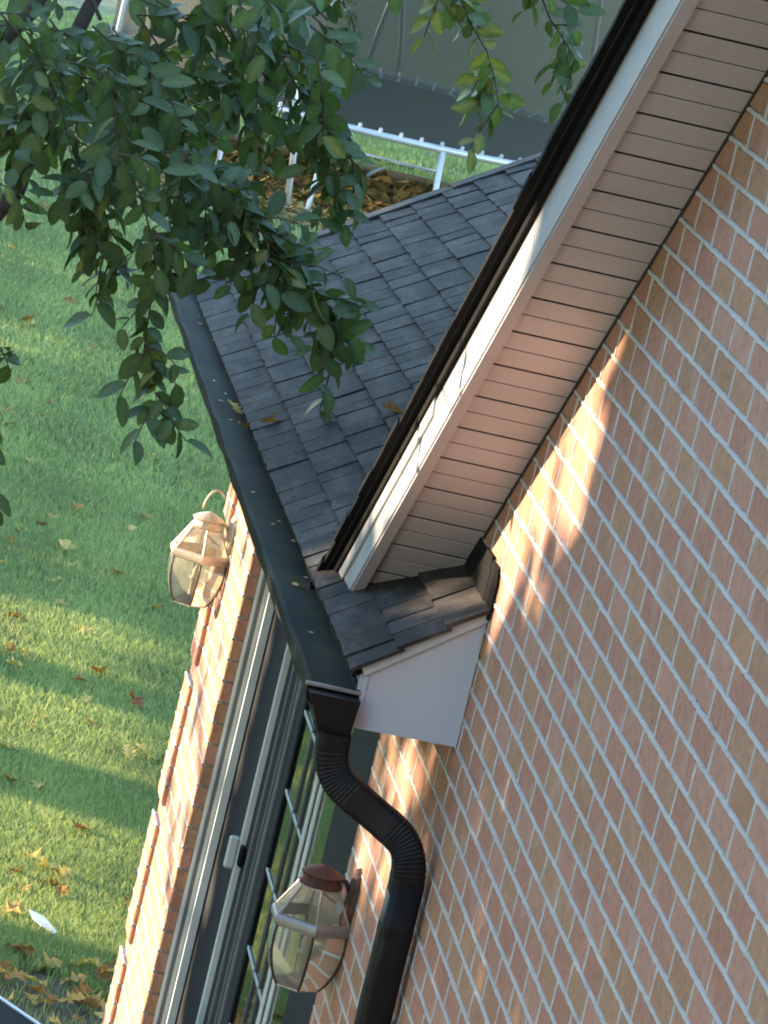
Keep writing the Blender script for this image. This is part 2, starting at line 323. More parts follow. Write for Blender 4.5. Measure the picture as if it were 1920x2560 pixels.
def build_wall():
    wb = MB(); D = .30
    wb.box(-4.2, XD0-.003, -D, -.012, G, -1.0)                         # right of the door, lower part
    wb.prism([(-4.2, -1.0), (2.58, -1.0), (2.58, rake_z(2.58)-.02), (-4.2, rake_z(-4.2)-.02)], 1, -D, -.012)
    wb.box(XD1+.003, XC-.003, -D, -.012, G, -.75); wb.box(2.58, XC-.003, -D, -.012, -1.0, -.76)
    wb.box(XC-.30, XC-.003, -6.5, -D, G, -.75)                         # far end wall
    wb.prism([(-3.2, -.76), (-3.2, roof_z(7.6, -3.2)-.06), (-.02, roof_z(7.6, -.02)-.06), (-.02, -.76)], 0, 7.5, XC-.003)
    wall = part(wb, 'wall', 'backing')
    # brick variants
    var = []
    for i in range(28):
        b = MB(); L, H = BL-.0080, BC-.0084
        e = .0035; x0, x1, z0, z1 = -L/2, L/2, -H/2, H/2
        def j(a): return random.uniform(-a, a)
        ring = [(x0, z0), (0, z0), (x1, z0), (x1, 0), (x1, z1), (0, z1), (x0, z1), (x0, 0)]
        back = [(x, -.092, z) for x, z in ring]
        mid = [(x+j(.0007), -.0045, z+j(.0006)) for x, z in ring]
        frt = [(x*(1-e/L*2)+j(.0010), j(.0007), z*(1-e/H*2)+j(.0009)) for x, z in ring]
        vs = back + mid + frt + [(j(.01), j(.0012), 0)]
        fs = [(k, (k+1)%8, 8+(k+1)%8, 8+k) for k in range(8)] + [(8+k, 8+(k+1)%8, 16+(k+1)%8, 16+k) for k in range(8)] + [(16+k, 16+(k+1)%8, 24) for k in range(8)]
        u = random.random()
        b.tone = random.uniform(.15, .66) if u < .66 else random.uniform(.70, .92) if u < .96 else random.uniform(.92, 1.0)
        b.add(vs, fs); var.append((b, b.mesh('brick', 'brick')))
    bricks = []                                                        # (centre x, y, z, scale x, variant)
    rows = range(-60, int((-G)/BC)+1)
    for v in rows:
        zc = -(v+.5)*BC
        if zc - BC/2 < G: continue
        off = 0.0 if v % 2 == 0 else .5
        for u in range(-45, 25):
            xa = -(u+off+1)*BL; xb = xa + BL                           # module interval
            for lo, hi, y in ((-3.35, XD0, 0), (XD1, XQ, 0)):
                a, b2 = max(xa, lo), min(xb, hi)
                if b2 - a < .025: continue
                if a == XD1: a -= .0049
                if b2 == XD0: b2 += .0049
                xm = (a+b2)/2
                if lo < 0:
                    if xm < 2.58 and zc - BC/2 > rake_z(a) + .02: continue
                    if xm >= 2.58 and zc > -.93: continue
                elif zc > -.93: continue
                yy = y if v % 7 != 2 else 0.0                            # quoin blocks stand proud
                bricks.append((xm, yy, zc, (b2-a)/BL, random.randrange(28)))
    for v in rows:                                                      # corner blocks of whole and half bricks
        zc = -(v+.5)*BC
        if zc - BC/2 < G or zc > -.93: continue
        yy = .015 if v % 7 != 2 else 0.0
        for a, b2 in (((XQ, XC),) if v % 2 else ((XQ, XQ+BL/2), (XQ+BL/2, XC))): bricks.append(((a+b2)/2, yy, zc, (b2-a)/BL, random.randrange(28)))
    B = np.array([b[:3] for b in bricks]); px, dep = to_px(B)
    size = np.array([b[3] for b in bricks])/dep**2*(1 + 0*dep)
    vis = (px[:,0] > 10) & (px[:,0] < 1910) & (px[:,1] > 10) & (px[:,1] < 2550)
    vis &= ~((B[:,0] < 2.62) & (B[:,2] > rake_z(B[:,0]) - .02)) & ~((B[:,0] > 2.2) & (B[:,0] < 3.0) & (B[:,2] > -1.05))
    far = B[:,0] > 6; score = np.where(vis, size, -1); score[far & vis] += 1e-4
    order = np.argsort(-score); pick = set(order[:300].tolist())
    V, F, T = [], [], []; o = 0; F3 = []
    for i, (x, y, z, sx, k) in enumerate(bricks):
        jit = random.uniform(-.0006, .0006)
        if i in pick:
            ob = link('brick', var[k][1], wall); ob.location = (x, y+jit, z+random.uniform(-.0008, .0008)); ob.scale = (sx, 1, 1); ob.rotation_euler = (0, random.gauss(0, .004), random.gauss(0, .003))
        else:
            mb = var[k][0]; a = np.array(mb.v)*(sx, 1, 1) + (x, y+jit, z); V.append(a); T += mb.t
            F += [tuple(q+o for q in f) for f in mb.f]; o += len(a)
    me = bpy.data.meshes.new('brickwork'); me.from_pydata(np.concatenate(V).tolist(), [], F)
    at = me.attributes.new('tone', 'FLOAT', 'POINT'); at.data.foreach_set('value', np.array(T, np.float32)); me.materials.append(M['brick'])
    link('brickwork', me, wall, 'stuff')
    # mortar: slightly proud, ragged ribbons
    mo = MB()
    def ribbon(p0, p1, half, dirx, y, n):
        vs = []
        for i in range(n+1):
            t = i/n; c = np.array(p0)*(1-t) + np.array(p1)*t; wob = random.uniform(-.0011, .0011)
            for s_, yy in ((-1, -.004), (-.72, .0008), (.72, .0012), (1, -.004)):
                q = half*s_*(1 + random.uniform(-.16, .26)) + wob
                vs.append((c[0] + (q if dirx else 0), y + yy + random.uniform(-.0004, .0008), c[2] + (0 if dirx else q)))
        mo.add(vs, [(i*4+k, i*4+k+1, (i+1)*4+k+1, (i+1)*4+k) for i in range(n) for k in range(3)])
    for v in rows:
        z = -v*BC
        if z < G+.01: continue
        hi = XD0
        if z > -.9: hi = min(2.6, RX - (z - RZ)/.6814 + .06) if z > RZ else 2.6
        if hi > -3.3: ribbon((-3.3, 0, z), (hi, 0, z), .0052, False, 0, max(2, int((hi+3.3)/.017)))
        if z < -.9:
            q = 0.0 if v % 7 == 2 else .015; xq = XQ
            ribbon((XD1, 0, z), (xq, 0, z), .0052, False, 0, 28); ribbon((xq, 0, z), (XC, 0, z), .0052, False, q, 12)
    for (x, y, z, sx, k) in bricks:
        if min(abs(x + sx*BL/2 - e_) for e_ in (XD0, XC, XQ)) < .012: continue
        ribbon((x + sx*BL/2, 0, z - BC/2 + .004), (x + sx*BL/2, 0, z + BC/2 - .004), .0046, True, y, 4)
    part_of(mo, 'mortar', 'mortar', wall)
    mj = MB(); mj.box(XD1+.0035, XD1+.1, -.29, -.004, G, -.95)
    for v in range(13, 52):
        if v % 7 != 2: mj.box(XQ+.008, XC-.004, -.012, .0115, -(v+1)*BC, -v*BC)
    part_of(mj, 'jamb_mortar', 'mortar', wall)
build_wall()

# ---- rake: soffit, fascia, dark roof edge, upper roof
def rk(l, y, n): return np.array([RX, 0, RZ]) + RD*l + RN*n + np.array([0, y, 0])
def rbox(mb, l0, l1, y0, y1, n0, n1):
    vs = [rk(l, y, n) for n in (n0, n1) for y in (y0, y1) for l in (l0, l1)]
    return mb.add(vs, [(0,2,3,1), (4,5,7,6), (0,1,5,4), (2,6,7,3), (0,4,6,2), (1,3,7,5)])
def build_rake():
    L0, L1 = -4.6, .62
    s = MB(); rbox(s, L0, L1, -.02, .20, .022, .04); sof = part(s, 'soffit', 'soffit_dark')
    k = 0; l = .243 - .0835*58
    while l < L1 - .09:
        sl_ = MB(); w0, w1 = l + (.0090 if k % 2 else .0048), l + .0835 - .0003
        # slat with a turned-up lip on its lower side
        prof = [(w0, .0006), (w0+.004, .0), (w1-.004, .0), (w1, .0006), (w1, .0018), (w0, .0018)]
        vs = [rk(a, y, n) for y in (.002, .196) for a, n in prof]; n_ = len(prof)
        sl_.add(vs, [tuple(range(n_)), tuple(range(2*n_-1, n_-1, -1))] + [(i, i+n_, (i+1)%n_+n_, (i+1)%n_) for i in range(n_)])
        part_of(sl_, 'slat', 'soffit', sof); l += .0835; k += 1
    t = MB(); rbox(t, L0, L1, .187, .2125, -.010, .02); part(t, 'soffit_trim', 'soffit')
    t = MB(); rbox(t, L0, L1-.25, .0005, .0045, -.006, .010); part(t, 'wall_channel', 'soffit_dark')
    t = MB(); rbox(t, L0, -1.47, .197, .2165, -.003, .137); rbox(t, -1.466, L1+.15, .197, .2165, -.003, .137); fa = part(t, 'fascia', 'fascia')
    t = MB(); rbox(t, -.55, L1+.15, .2175, .2225, .070, .137); part_of(t, 'fascia_flange', 'fascia', fa)
    t = MB(); rbox(t, L0, L1+.2, .2230, .2290, .112, .1405); rbox(t, L0, L1+.2, .20, .240, .1375, .1415); part(t, 'drip_edge', 'edge')
    # upper roof slab and its ragged shingle edge
    r = MB(); rbox(r, L0-.1, L1+.25, -7.5, .243, .142, .158)
    up = part(r, 'upper_roof', 'shingle')
    e = MB(); l = L0; i = 0
    while l < L1 + .25:
        e.tone = random.uniform(0, .3); h = random.uniform(.020, .028); ov = .257 + random.uniform(-.003, .004)
        rbox(e, l, l+.143, .02, ov, .1425, .1425+h*.6); rbox(e, l+.012, l+.150, .02, ov-.006, .156, .156+h*.55); l += .138; i += 1
    part_of(e, 'shingle_edge', 'edge', up, kind='stuff')
    # other slope of the gable, out of the frame
    ax, az = rk(L0, 0, .158)[0], rk(L0, 0, .158)[2]
    r = MB(); r.prism([(ax+.05, az), (ax-5.2, az-3.54), (ax-5.2, az-3.7), (ax+.05, az-.17)], 1, -7.5, .243); part_of(r, 'far_slope', 'shingle', up)
    b = MB(); b.prism([(-4.2, az-.2), (-4.2, G), (-7.6, G), (-7.6, az-2.5)], 1, -7.0, -.012); b.box(-7.6, -4.2, -.012, 0, G, G+.3); part(b, 'gable_wall', 'backing')
    b = MB(); b.box(-16, -9.4, -9, 5.0, G, 4.2); b.prism([(-9.3, 4.2), (5.3, 4.2), (-2.0, 7.4)], 0, -16.3, -9.2); part(b, 'rear_wing', 'wing')
build_rake()

# ---- lower roof with shingles
def build_lower_roof():
    d = MB()
    def sheet(x0, x1, y0, y1, n=6, dz=-.006):
        vs = []; 
        for i in range(n+1):
            x = x0 + (x1-x0)*i/n
            for y in (y0, y1):
                vs += [(x, y, roof_z(x, y)+dz), (x, y, roof_z(x, y)+dz-.02)]
        fs = []
        for i in range(n):
            a = i*4; b = a+4
            fs += [(a, b, b+2, a+2), (a+1, a+3, b+3, b+1), (a, a+1, b+1, b), (a+2, b+2, b+3, a+3)]
        fs += [(0, 2, 3, 1), (n*4, n*4+1, n*4+3, n*4+2)]
        d.add(vs, fs)
    sheet(2.14, 7.83, .262, 0.0); sheet(2.55, 7.83, 0.0, -3.2)
    roof = part(d, 'lower_roof', 'edge')
    EXP = .110; tw = .138; var = []
    for i in range(16):
        b = MB(); b.tone = random.choice((random.uniform(.05, .45), random.uniform(.3, .8), random.uniform(.6, 1.0)))
        hw = .5; ln = EXP*1.12; t = random.uniform(.004, .008)
        # x: unit width, y: up the slope, z: normal.  butt end thick
        c = random.uniform(-.002, .002)
        vs = [(-hw, 0, -.004), (hw, 0, -.004), (hw, ln, -.010), (-hw, ln, -.010), (-hw, c, t), (hw, -c, t), (hw, ln, -.002), (-hw, ln, -.002)]
        b.add(vs, [(0,3,2,1), (4,5,6,7), (0,1,5,4), (1,2,6,5), (2,3,7,6), (3,0,4,7)]); var.append((b, b.mesh('shingle', 'shingle')))
    items = []
    for k in range(29):
        s = k*EXP; y = .270 - s*.823
        x = 2.11 - random.uniform(0, .12)
        while x < 7.86:
            wd = tw*random.uniform(.78, 1.30); a, b = max(x, 2.115 if y > .02 else 2.60), min(x+wd, 7.86); x += wd
            if b - a < .03: continue
            items.append(((a+b)/2, y, b-a, random.randrange(16)))
    P_ = np.array([(x, y, roof_z(x, y)) for x, y, w_, k in items]); px, dep = to_px(P_)
    vis = (px[:,0] > 0) & (px[:,0] < 1920) & (px[:,1] > 350) & (px[:,1] < 1700)
    # behind the upper rake: compare with the image line of the dark roof edge
    qa, _ = to_px([rk(-2.0, .25, .15)]); qb, _ = to_px([rk(.8, .25, .15)])
    side = (px[:,0]-qa[0,0])*(qb[0,1]-qa[0,1]) - (px[:,1]-qa[0,1])*(qb[0,0]-qa[0,0])
    vis &= (side < 0) | (px[:,1] > 1400)
    sc = np.where(vis, np.array([i[2] for i in items])/dep**2, -1); pick = set(np.argsort(-sc)[:300].tolist())
    V, F, T, o = [], [], [], 0
    for i, (x, y, wd, k) in enumerate(items):
        z = roof_z(x, y); e1 = np.array([1, 0, (roof_z(x+.1, y)-z)/.1]); e1 /= np.linalg.norm(e1)
        e2 = np.array([0, -1, (roof_z(x, y-.1)-z)/.1]); e2 /= np.linalg.norm(e2); e3 = np.cross(e1, e2); e3 *= 1 if e3[2] > 0 else -1
        R = np.stack([e1*(wd-.008), e2, e3], 1); e2 = e2 + e3*random.uniform(-.05, .012) + e1*random.gauss(0, .012); R[:,1] = e2; pos = np.array([x, y, z]) + e3*random.uniform(-.0005, .0030)
        if i in pick:
            ob = link('shingle', var[k][1], roof); mw = Matrix.Identity(4)
            for a in range(3):
                for c in range(3): mw[a][c] = R[a, c]
                mw[a][3] = pos[a]
            ob.matrix_local = mw
        else:
            mb = var[k][0]; a = np.array(mb.v)@R.T + pos; V.append(a); T += mb.t; F += [tuple(q+o for q in f) for f in mb.f]; o += len(a)
    me = bpy.data.meshes.new('shingles'); me.from_pydata(np.concatenate(V).tolist(), [], F)
    at = me.attributes.new('tone', 'FLOAT', 'POINT'); at.data.foreach_set('value', np.array(T, np.float32)); me.materials.append(M['shingle'])
    link('shingle_field', me, roof, 'stuff')
    # rake border strip along the far edge
    b = MB(); y = .275
    while y > -2.9:
        y1 = y - random.uniform(.22, .34); b.tone = random.uniform(.6, 1)
        vs = []
        for x in (7.80, 7.895):
            for yy, dn in ((y, .014), (y1+.01, .011)):
                z = roof_z(x, yy); vs += [(x, yy, z+dn), (x, yy, z+dn-.008)]
        b.add(vs, [(0,2,6,4), (1,5,7,3), (0,4,5,1), (2,3,7,6), (0,1,3,2), (4,6,7,5)]); y = y1
    part_of(b, 'rake_border', 'shingle', roof, kind='stuff')
    r = MB(); r.prism([(.235, roof_z(7.86, .235)-.03), (.235, roof_z(7.86, .235)-.12), (-3.2, roof_z(7.86, -3.2)-.15), (-3.2, roof_z(7.86, -3.2)-.03)], 0, 7.845, 7.87); part_of(r, 'rake_board', 'fascia', roof)
    r = MB(); r.prism([(-3.2, roof_z(5, -3.2)), (-6.6, roof_z(5, .2)), (-6.6, roof_z(5, .2)-.05), (-3.2, roof_z(5, -3.2)-.05)], 0, 2.6, 7.86); part_of(r, 'back_slope', 'shingle', roof)
    # white end panel with its trim, eave boards
    pz = lambda y: roof_z(2.15, y) - .008
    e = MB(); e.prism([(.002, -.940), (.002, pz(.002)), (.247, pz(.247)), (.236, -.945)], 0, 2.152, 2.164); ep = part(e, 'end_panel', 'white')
    t = MB(); t.prism([(.003, pz(.003)-.001), (.003, pz(.003)-.027), (.236, pz(.236)-.027), (.247, pz(.247)-.001)], 0, 2.1380, 2.151)
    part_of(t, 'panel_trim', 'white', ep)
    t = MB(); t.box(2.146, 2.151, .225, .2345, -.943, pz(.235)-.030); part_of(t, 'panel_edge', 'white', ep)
    for y, z in ((.03, -.925), (.12, -.927), (.21, -.93), (.05, pz(.05)-.014), (.15, pz(.15)-.014), (.22, pz(.22)-.014)):
        t = MB(); t.tube([(2.1515 if z < -.9 else 2.1375, y, z), (2.1495 if z < -.9 else 2.1360, y, z)], .0022, 8); part_of(t, 'nail', 'fascia', ep)
    t = MB(); t.prism([(.0025, -.941), (.0025, pz(.003)-.03), (.007, pz(.007)-.03), (.005, -.941)], 0, 2.147, 2.1515); part_of(t, 'caulk', 'mortar', ep)
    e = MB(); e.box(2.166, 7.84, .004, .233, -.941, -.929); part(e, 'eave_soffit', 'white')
    e = MB(); e.box(2.166, 7.84, .2205, .2360, -.928, -.845); part(e, 'eave_fascia', 'fascia')
    # bent metal flashing where the low roof meets the wall
    f = MB(); x = 2.118
    for i in range(5):
        x1 = min(x+.125, 2.66); za, zb = roof_z(x, 0), roof_z(x1, 0); h = .082 + .006*(i % 2)
        f.prism([(x, za-.03), (x1, zb-.03), (x1, zb+h), (x+.02, za+h), (x, za+h-.03)], 1, .0025+.0012*(i % 2), .0075+.0012*(i % 2)); x = x1 - .012
    part(f, 'step_flashing', 'edge')
    # gutter: K profile, leaf guard, end caps
    GZ = -.868
    g = MB(); prof = [(.241, GZ+.012), (.238, GZ+.012), (.238, GZ-.085), (.315, GZ-.085), (.318, GZ-.06), (.345, GZ-.03), (.350, GZ), (.338, GZ+.002), (.338, GZ-.006), (.347, GZ-.006), (.341, GZ-.028), (.313, GZ-.058), (.311, GZ-.081), (.241, GZ-.081)]
    def warp(o_): 
        return o_
    n = 30; vs = []
    for i in range(n+1):
        x = 2.155 + (7.955-2.155)*i/n; sag = .0035*math.sin(i*1.7) - .004*(i/n)
        for y, z in prof: vs.append((x, y+.0015*math.sin(i*2.3), z+sag))
    k = len(prof); g.add(vs, [(i*k+j, i*k+(j+1)%k, (i+1)*k+(j+1)%k, (i+1)*k+j) for i in range(n) for j in range(k)])
    gut = part(g, 'gutter', 'gutter')
    c = MB(); vs = []
    for i in range(n+1):
        x = 2.158 + (7.95-2.158)*i/n; sag = .0035*math.sin(i*1.7) - .004*(i/n)
        for y, dz in ((.242, -.004), (.275, -.007), (.31, -.008), (.337, -.003)): vs.append((x, y, GZ+dz+sag+random.uniform(-.0012, .0012)))
    c.add(vs, [(i*4+j, i*4+j+1, (i+1)*4+j+1, (i+1)*4+j) for i in range(n) for j in range(3)]); part_of(c, 'leaf_guard', 'gutter', gut, smooth=True)
    for x0, x1 in ((2.150, 2.1545), (7.9555, 7.960)):
        c = MB(); c.prism([(.236, GZ+.008), (.236, GZ-.087), (.317, GZ-.087), (.320, GZ-.06), (.348, GZ-.03), (.353, GZ+.003)], 0, x0, x1); part_of(c, 'end_cap', 'edge', gut)
    c = MB(); c.box(2.1425, 2.1495, .232, .357, GZ-.003, GZ+.006, .0015); part_of(c, 'cap_lip', 'pewter', gut)
    for i in range(16):
        x = 2.4 + 5.4*random.random()**1.0; q = MB(); s_ = random.uniform(.004, .010); y = random.uniform(.25, .33)
        q.tone = random.uniform(.6, 1); a = random.uniform(0, 3)
        q.add([(x+s_*math.cos(a+t)*random.uniform(.6, 1.6), y+s_*math.sin(a+t), GZ-.004+random.uniform(0, .004)) for t in (0, 1.3, 2.6, 4.2, 5.3)], [(0,1,2,3,4)])
        o_ = part_of(q, 'debris', 'fallen' if i % 5 else 'paper', gut)
build_lower_roof()

# ---- downspout
def build_downspout():
    rr = [(math.copysign(abs(math.cos(a))**.32, math.cos(a)), math.copysign(abs(math.sin(a))**.32, math.sin(a))) for a in [2*math.pi*(k+.5)/20 for k in range(20)]]
    root = MB()
    pipe = [(2.062, .050, z) for z in np.linspace(-1.235, G+.10, 12)]
    root.tube(pipe, [(.036, .041)]*12, shape=rr, ref=(1,0,0)); ds = part(root, 'downspout', 'black', smooth=True)
    b = MB(); zt, zb = -.876, -.962
    def lerp(t): return (2.150-.010*t, 2.185+.02-.045*t)
    vs = []
    for t, z in ((0, zt), (.08, zt-.004), (.9, zb), (1.0, zb-.012)):
        y0, y1 = .236+.006*t, .350-.045*t; x0, x1 = 2.098+.008*t, 2.148
        vs += [(x0, y0, z), (x1, y0, z), (x1, y1, z), (x0, y1, z)]
    b.add(vs, [(i*4+j, i*4+(j+1)%4, (i+1)*4+(j+1)%4, (i+1)*4+j) for i in range(3) for j in range(4)] + [(3,2,1,0), (12,13,14,15)])
    part_of(b, 'outlet_box', 'black', ds)
    def bez(p, n):
        p = [np.array(q) for q in p]; out = []
        for i in range(n+1):
            t = i/n; out.append((1-t)**3*p[0] + 3*(1-t)**2*t*p[1] + 3*(1-t)*t*t*p[2] + t**3*p[3])
        return out
    # upper elbow, slanting run, lower elbow, one corrugated piece each
    e1 = bez([(2.126, .272, -.955), (2.126, .272, -1.050), (2.120, .245, -1.062), (2.108, .185, -1.092)], 38)
    e2 = bez([(2.088, .125, -1.122), (2.072, .070, -1.150), (2.062, .050, -1.165), (2.062, .050, -1.262)], 38)
    for e in (e1, e2):
        q = MB(); q.tube(e, [((.0365 if i % 2 else .0353), (.0415 if i % 2 else .0401)) if 5 < i < 33 else (.036, .041) for i in range(39)], shape=rr, ref=(1,.0,0)); part_of(q, 'elbow', 'black', ds, smooth=False)
    q = MB(); q.tube([e1[-2], e1[-1], e2[0], e2[1]], [(.0352, .0400)]*4, shape=rr, ref=(1,0,0)); part_of(q, 'offset_run', 'black', ds, smooth=True)
    for z in (-1.345, -2.6):
        q = MB(); q.tube([(2.062, .050, z+.012), (2.062, .050, z-.012)], [(.0370, .0420)]*2, shape=rr, ref=(1,0,0)); part_of(q, 'strap', 'black', ds)
build_downspout()

# ---- patio door in its recess
def build_door():
    top, bot, yd = -.955, G+.06, -.11
    f = MB()
    f.box(XD1-.004, XD1-.0005, -.075, -.036, bot, top)                 # left jamb cover
    f.box(XD1-.042, XD1-.005, -.098, -.074, bot, top)
    f.box(XD0, XD1, -.14, -.05, top-.01, top+.03)                      # head
    f.box(XD0+.001, XD0+.04, -.13, -.07, bot, top-.011)
    f.box(XD0, XD1, -.16, -.02, G, bot-.001)                            # sill
    dr = part(f, 'patio_door', 'doorwhite')
    jm = MB(); jm.box(XD1-.0075, XD1-.0045, -.060, -.049, bot, top); part_of(jm, 'jamb_groove', 'doorgrey', dr)
    for x0, x1 in ((6.185, 6.672), (XD0+.05, 4.462)):
        p = MB(); p.box(x0, x1, -.135, -.103, bot, top-.012, .004); part_of(p, 'side_panel', 'panel', dr)
    s = MB(); s.box(6.160, 6.183, -.135, -.098, bot, top-.012, .003); st = part_of(s, 'stile', 'doorwhite', dr)
    h = MB(); h.box(6.161, 6.181, -.0975, -.066, -2.325, -2.225, .006); part_of(h, 'handle', 'doorwhite', st)
    h = MB(); h.box(6.10, 6.149, -.115, -.100, -2.30, -2.24, .004); part_of(h, 'lock', 'edge', st)
    for x0, x1, mt, y in ((5.985, 6.020, 'doorgrey', -.110), (5.86, 5.885, 'doorgrey', -.112), (5.74, 5.80, 'doorgrey', -.110), (5.575, 5.62, 'panel', -.110),
                          (4.972, 4.998, 'doorwhite', -.110), (4.850, 4.880, 'doorwhite', -.110), (4.464, 4.478, 'doorwhite', -.110)):
        q = MB(); q.box(x0, x1, y-.0095, y, bot, top-.012, .003); part_of(q, 'stile', mt, dr)
    for x0, x1 in ((5.30, 5.318), (5.14, 5.158)):
        q = MB(); q.box(x0, x1, -.1195, -.1135, bot, top-.012); part_of(q, 'muntin', 'doorgrey', dr)
    z = -1.68 + .2365*2
    while z > bot:
        q = MB(); q.box(5.002, 5.572, -.1195, -.1135, z-.006, z+.006, .0015); part_of(q, 'muntin', 'muntin', dr); z -= .2365
    q = MB(); q.box(5.622, 6.158, -.128, -.1165, bot, top-.013); part_of(q, 'screen_panel', 'panel', dr)
    for x0, x1 in ((5.002, 5.573), (4.882, 4.970), (4.480, 4.848)):
        q = MB(); q.box(x0, x1, -.124, -.120, bot, top-.013); part_of(q, 'pane', 'glass', dr)
    i = MB(); i.box(XD0-.2, XD1+.2, -1.6, -1.55, G, -.6); i.box(XD0-.2, XD1+.2, -1.55, -.31, G, G+.02); part_of(i, 'room_back', 'interior', dr)
build_door()

# ------------------------------------------------------------------ wall lanterns
def lantern(x, zc, label, metal, capmat, loop):
    L = empty('wall_lantern', (x, 0, zc)); tag(L, label, 'lantern', 'wall lanterns beside the patio door')
    cy = .088
    def P(mb, n, mt, par=L, smooth=False): return part_of(mb, n, mt, par, smooth)
    ph = math.pi
    b = MB()                                                            # oval back plate
    ring = [(.052*math.cos(a), .086*math.sin(a)) for a in [2*math.pi*k/20 for k in range(20)]]
    vs = [(a, .002, c) for a, c in ring] + [(a*.94, .011, c*.95) for a, c in ring] + [(a*.55, .019, c*.6) for a, c in ring]
    b.add(vs, [(i*20+j, i*20+(j+1)%20, (i+1)*20+(j+1)%20, (i+1)*20+j) for i in range(2) for j in range(20)] + [tuple(range(40, 60))]); P(b, 'back_plate', capmat)
    a = MB(); a.tube([(0, .014, .02), (0, .03, .045), (0, .05, .052), (0, cy-.03, .040)], .006, 8); P(a, 'arm', capmat, smooth=True)
    a = MB(); a.tube([(0, .014, -.02), (0, .022, -.04), (0, .018, -.06)], .004, 6); P(a, 'scroll', capmat, smooth=True)
    c = MB(); c.lathe([(.052, .026), (.054, .030), (.047, .036), (.044, .046), (.050, .050), (.052, .054), (.036, .064), (.022, .070), (.006, .076)], 14, (0, cy, 0)); cap = P(c, 'cap', capmat)
    if loop:
        c = MB(); c.tube([(0, cy-.01+.035*math.cos(t)*1.0, .078+.07*math.sin(t)) for t in np.linspace(.05, 2.3, 14)], .0035, 6); P(c, 'hook', metal, cap, True)
    r = MB()                                                            # glazed roof: ribs
    R0, R1, z0, z1 = .098, .052, -.052, .024
    hexa = lambda R, z: [(R*math.cos(ph+k*math.pi/3), cy+R*math.sin(ph+k*math.pi/3), z) for k in range(6)]
    A, B_ = hexa(R0, z0), hexa(R1, z1)
    for k in range(6): r.tube([A[k], B_[k]], .0034, 6)
    for k in range(6): r.tube([B_[k], B_[(k+1)%6]], .004, 5)
    P(r, 'roof_frame', metal)
    for k in range(6):
        g = MB(); g.add([A[k], A[(k+1)%6], B_[(k+1)%6], B_[k]], [(0,1,2,3)]); P(g, 'roof_pane', 'lampglass')
    n = MB(); n.lathe([(.100, -.078), (.106, -.074), (.1085, -.066), (.1085, -.058), (.103, -.050), (.094, -.048), (.092, -.076)], 6, (0, cy, 0), ph, caps=False); P(n, 'band', metal)
    prof = [(.097, -.076), (.099, -.105), (.096, -.140), (.086, -.175), (.073, -.203), (.058, -.222)]
    for k in range(6):
        g = MB(); vs = []
        for R, z in prof:
            for c_ in range(5):
                an = ph+(k+c_/4)*math.pi/3; Rq = R*math.cos(math.pi/6)/math.cos((c_/4-.5)*math.pi/3)*(1+.07*(1-(c_/2-1)**2)); vs.append((Rq*math.cos(an), cy+Rq*math.sin(an), z))
        g.add(vs, [(5*i+c_, 5*i+c_+1, 5*i+c_+6, 5*i+c_+5) for i in range(len(prof)-1) for c_ in range(4)]); P(g, 'glass_pane', 'lampglass', smooth=True)
        g = MB(); g.tube([(R*math.cos(ph+k*math.pi/3), cy+R*math.sin(ph+k*math.pi/3), z) for R, z in prof], .0034, 5); P(g, 'rib', 'darkmetal', smooth=True)
    n = MB(); n.lathe([(.057, -.220), (.058, -.226), (.020, -.230), (.004, -.232)], 6, (0, cy, 0), ph); P(n, 'base', metal)
    s_ = MB(); s_.lathe([(.017, -.225), (.017, -.215), (.011, -.213), (.011, -.150), (.018, -.146), (.018, -.140), (.011, -.136), (.012, -.118), (.006, -.104), (.002, -.096)], 10, (0, cy, 0)); P(s_, 'candle_bulb', 'socket', smooth=True)
    return L
lantern(3.06, -1.558, 'grey glass lantern with rusty cap and back plate beside the black downspout', 'pewter', 'rust', False)
lantern(7.36, -1.578, 'sunlit brass lantern with loop hook at the brick corner beside the lawn', 'brass', 'brass', True)

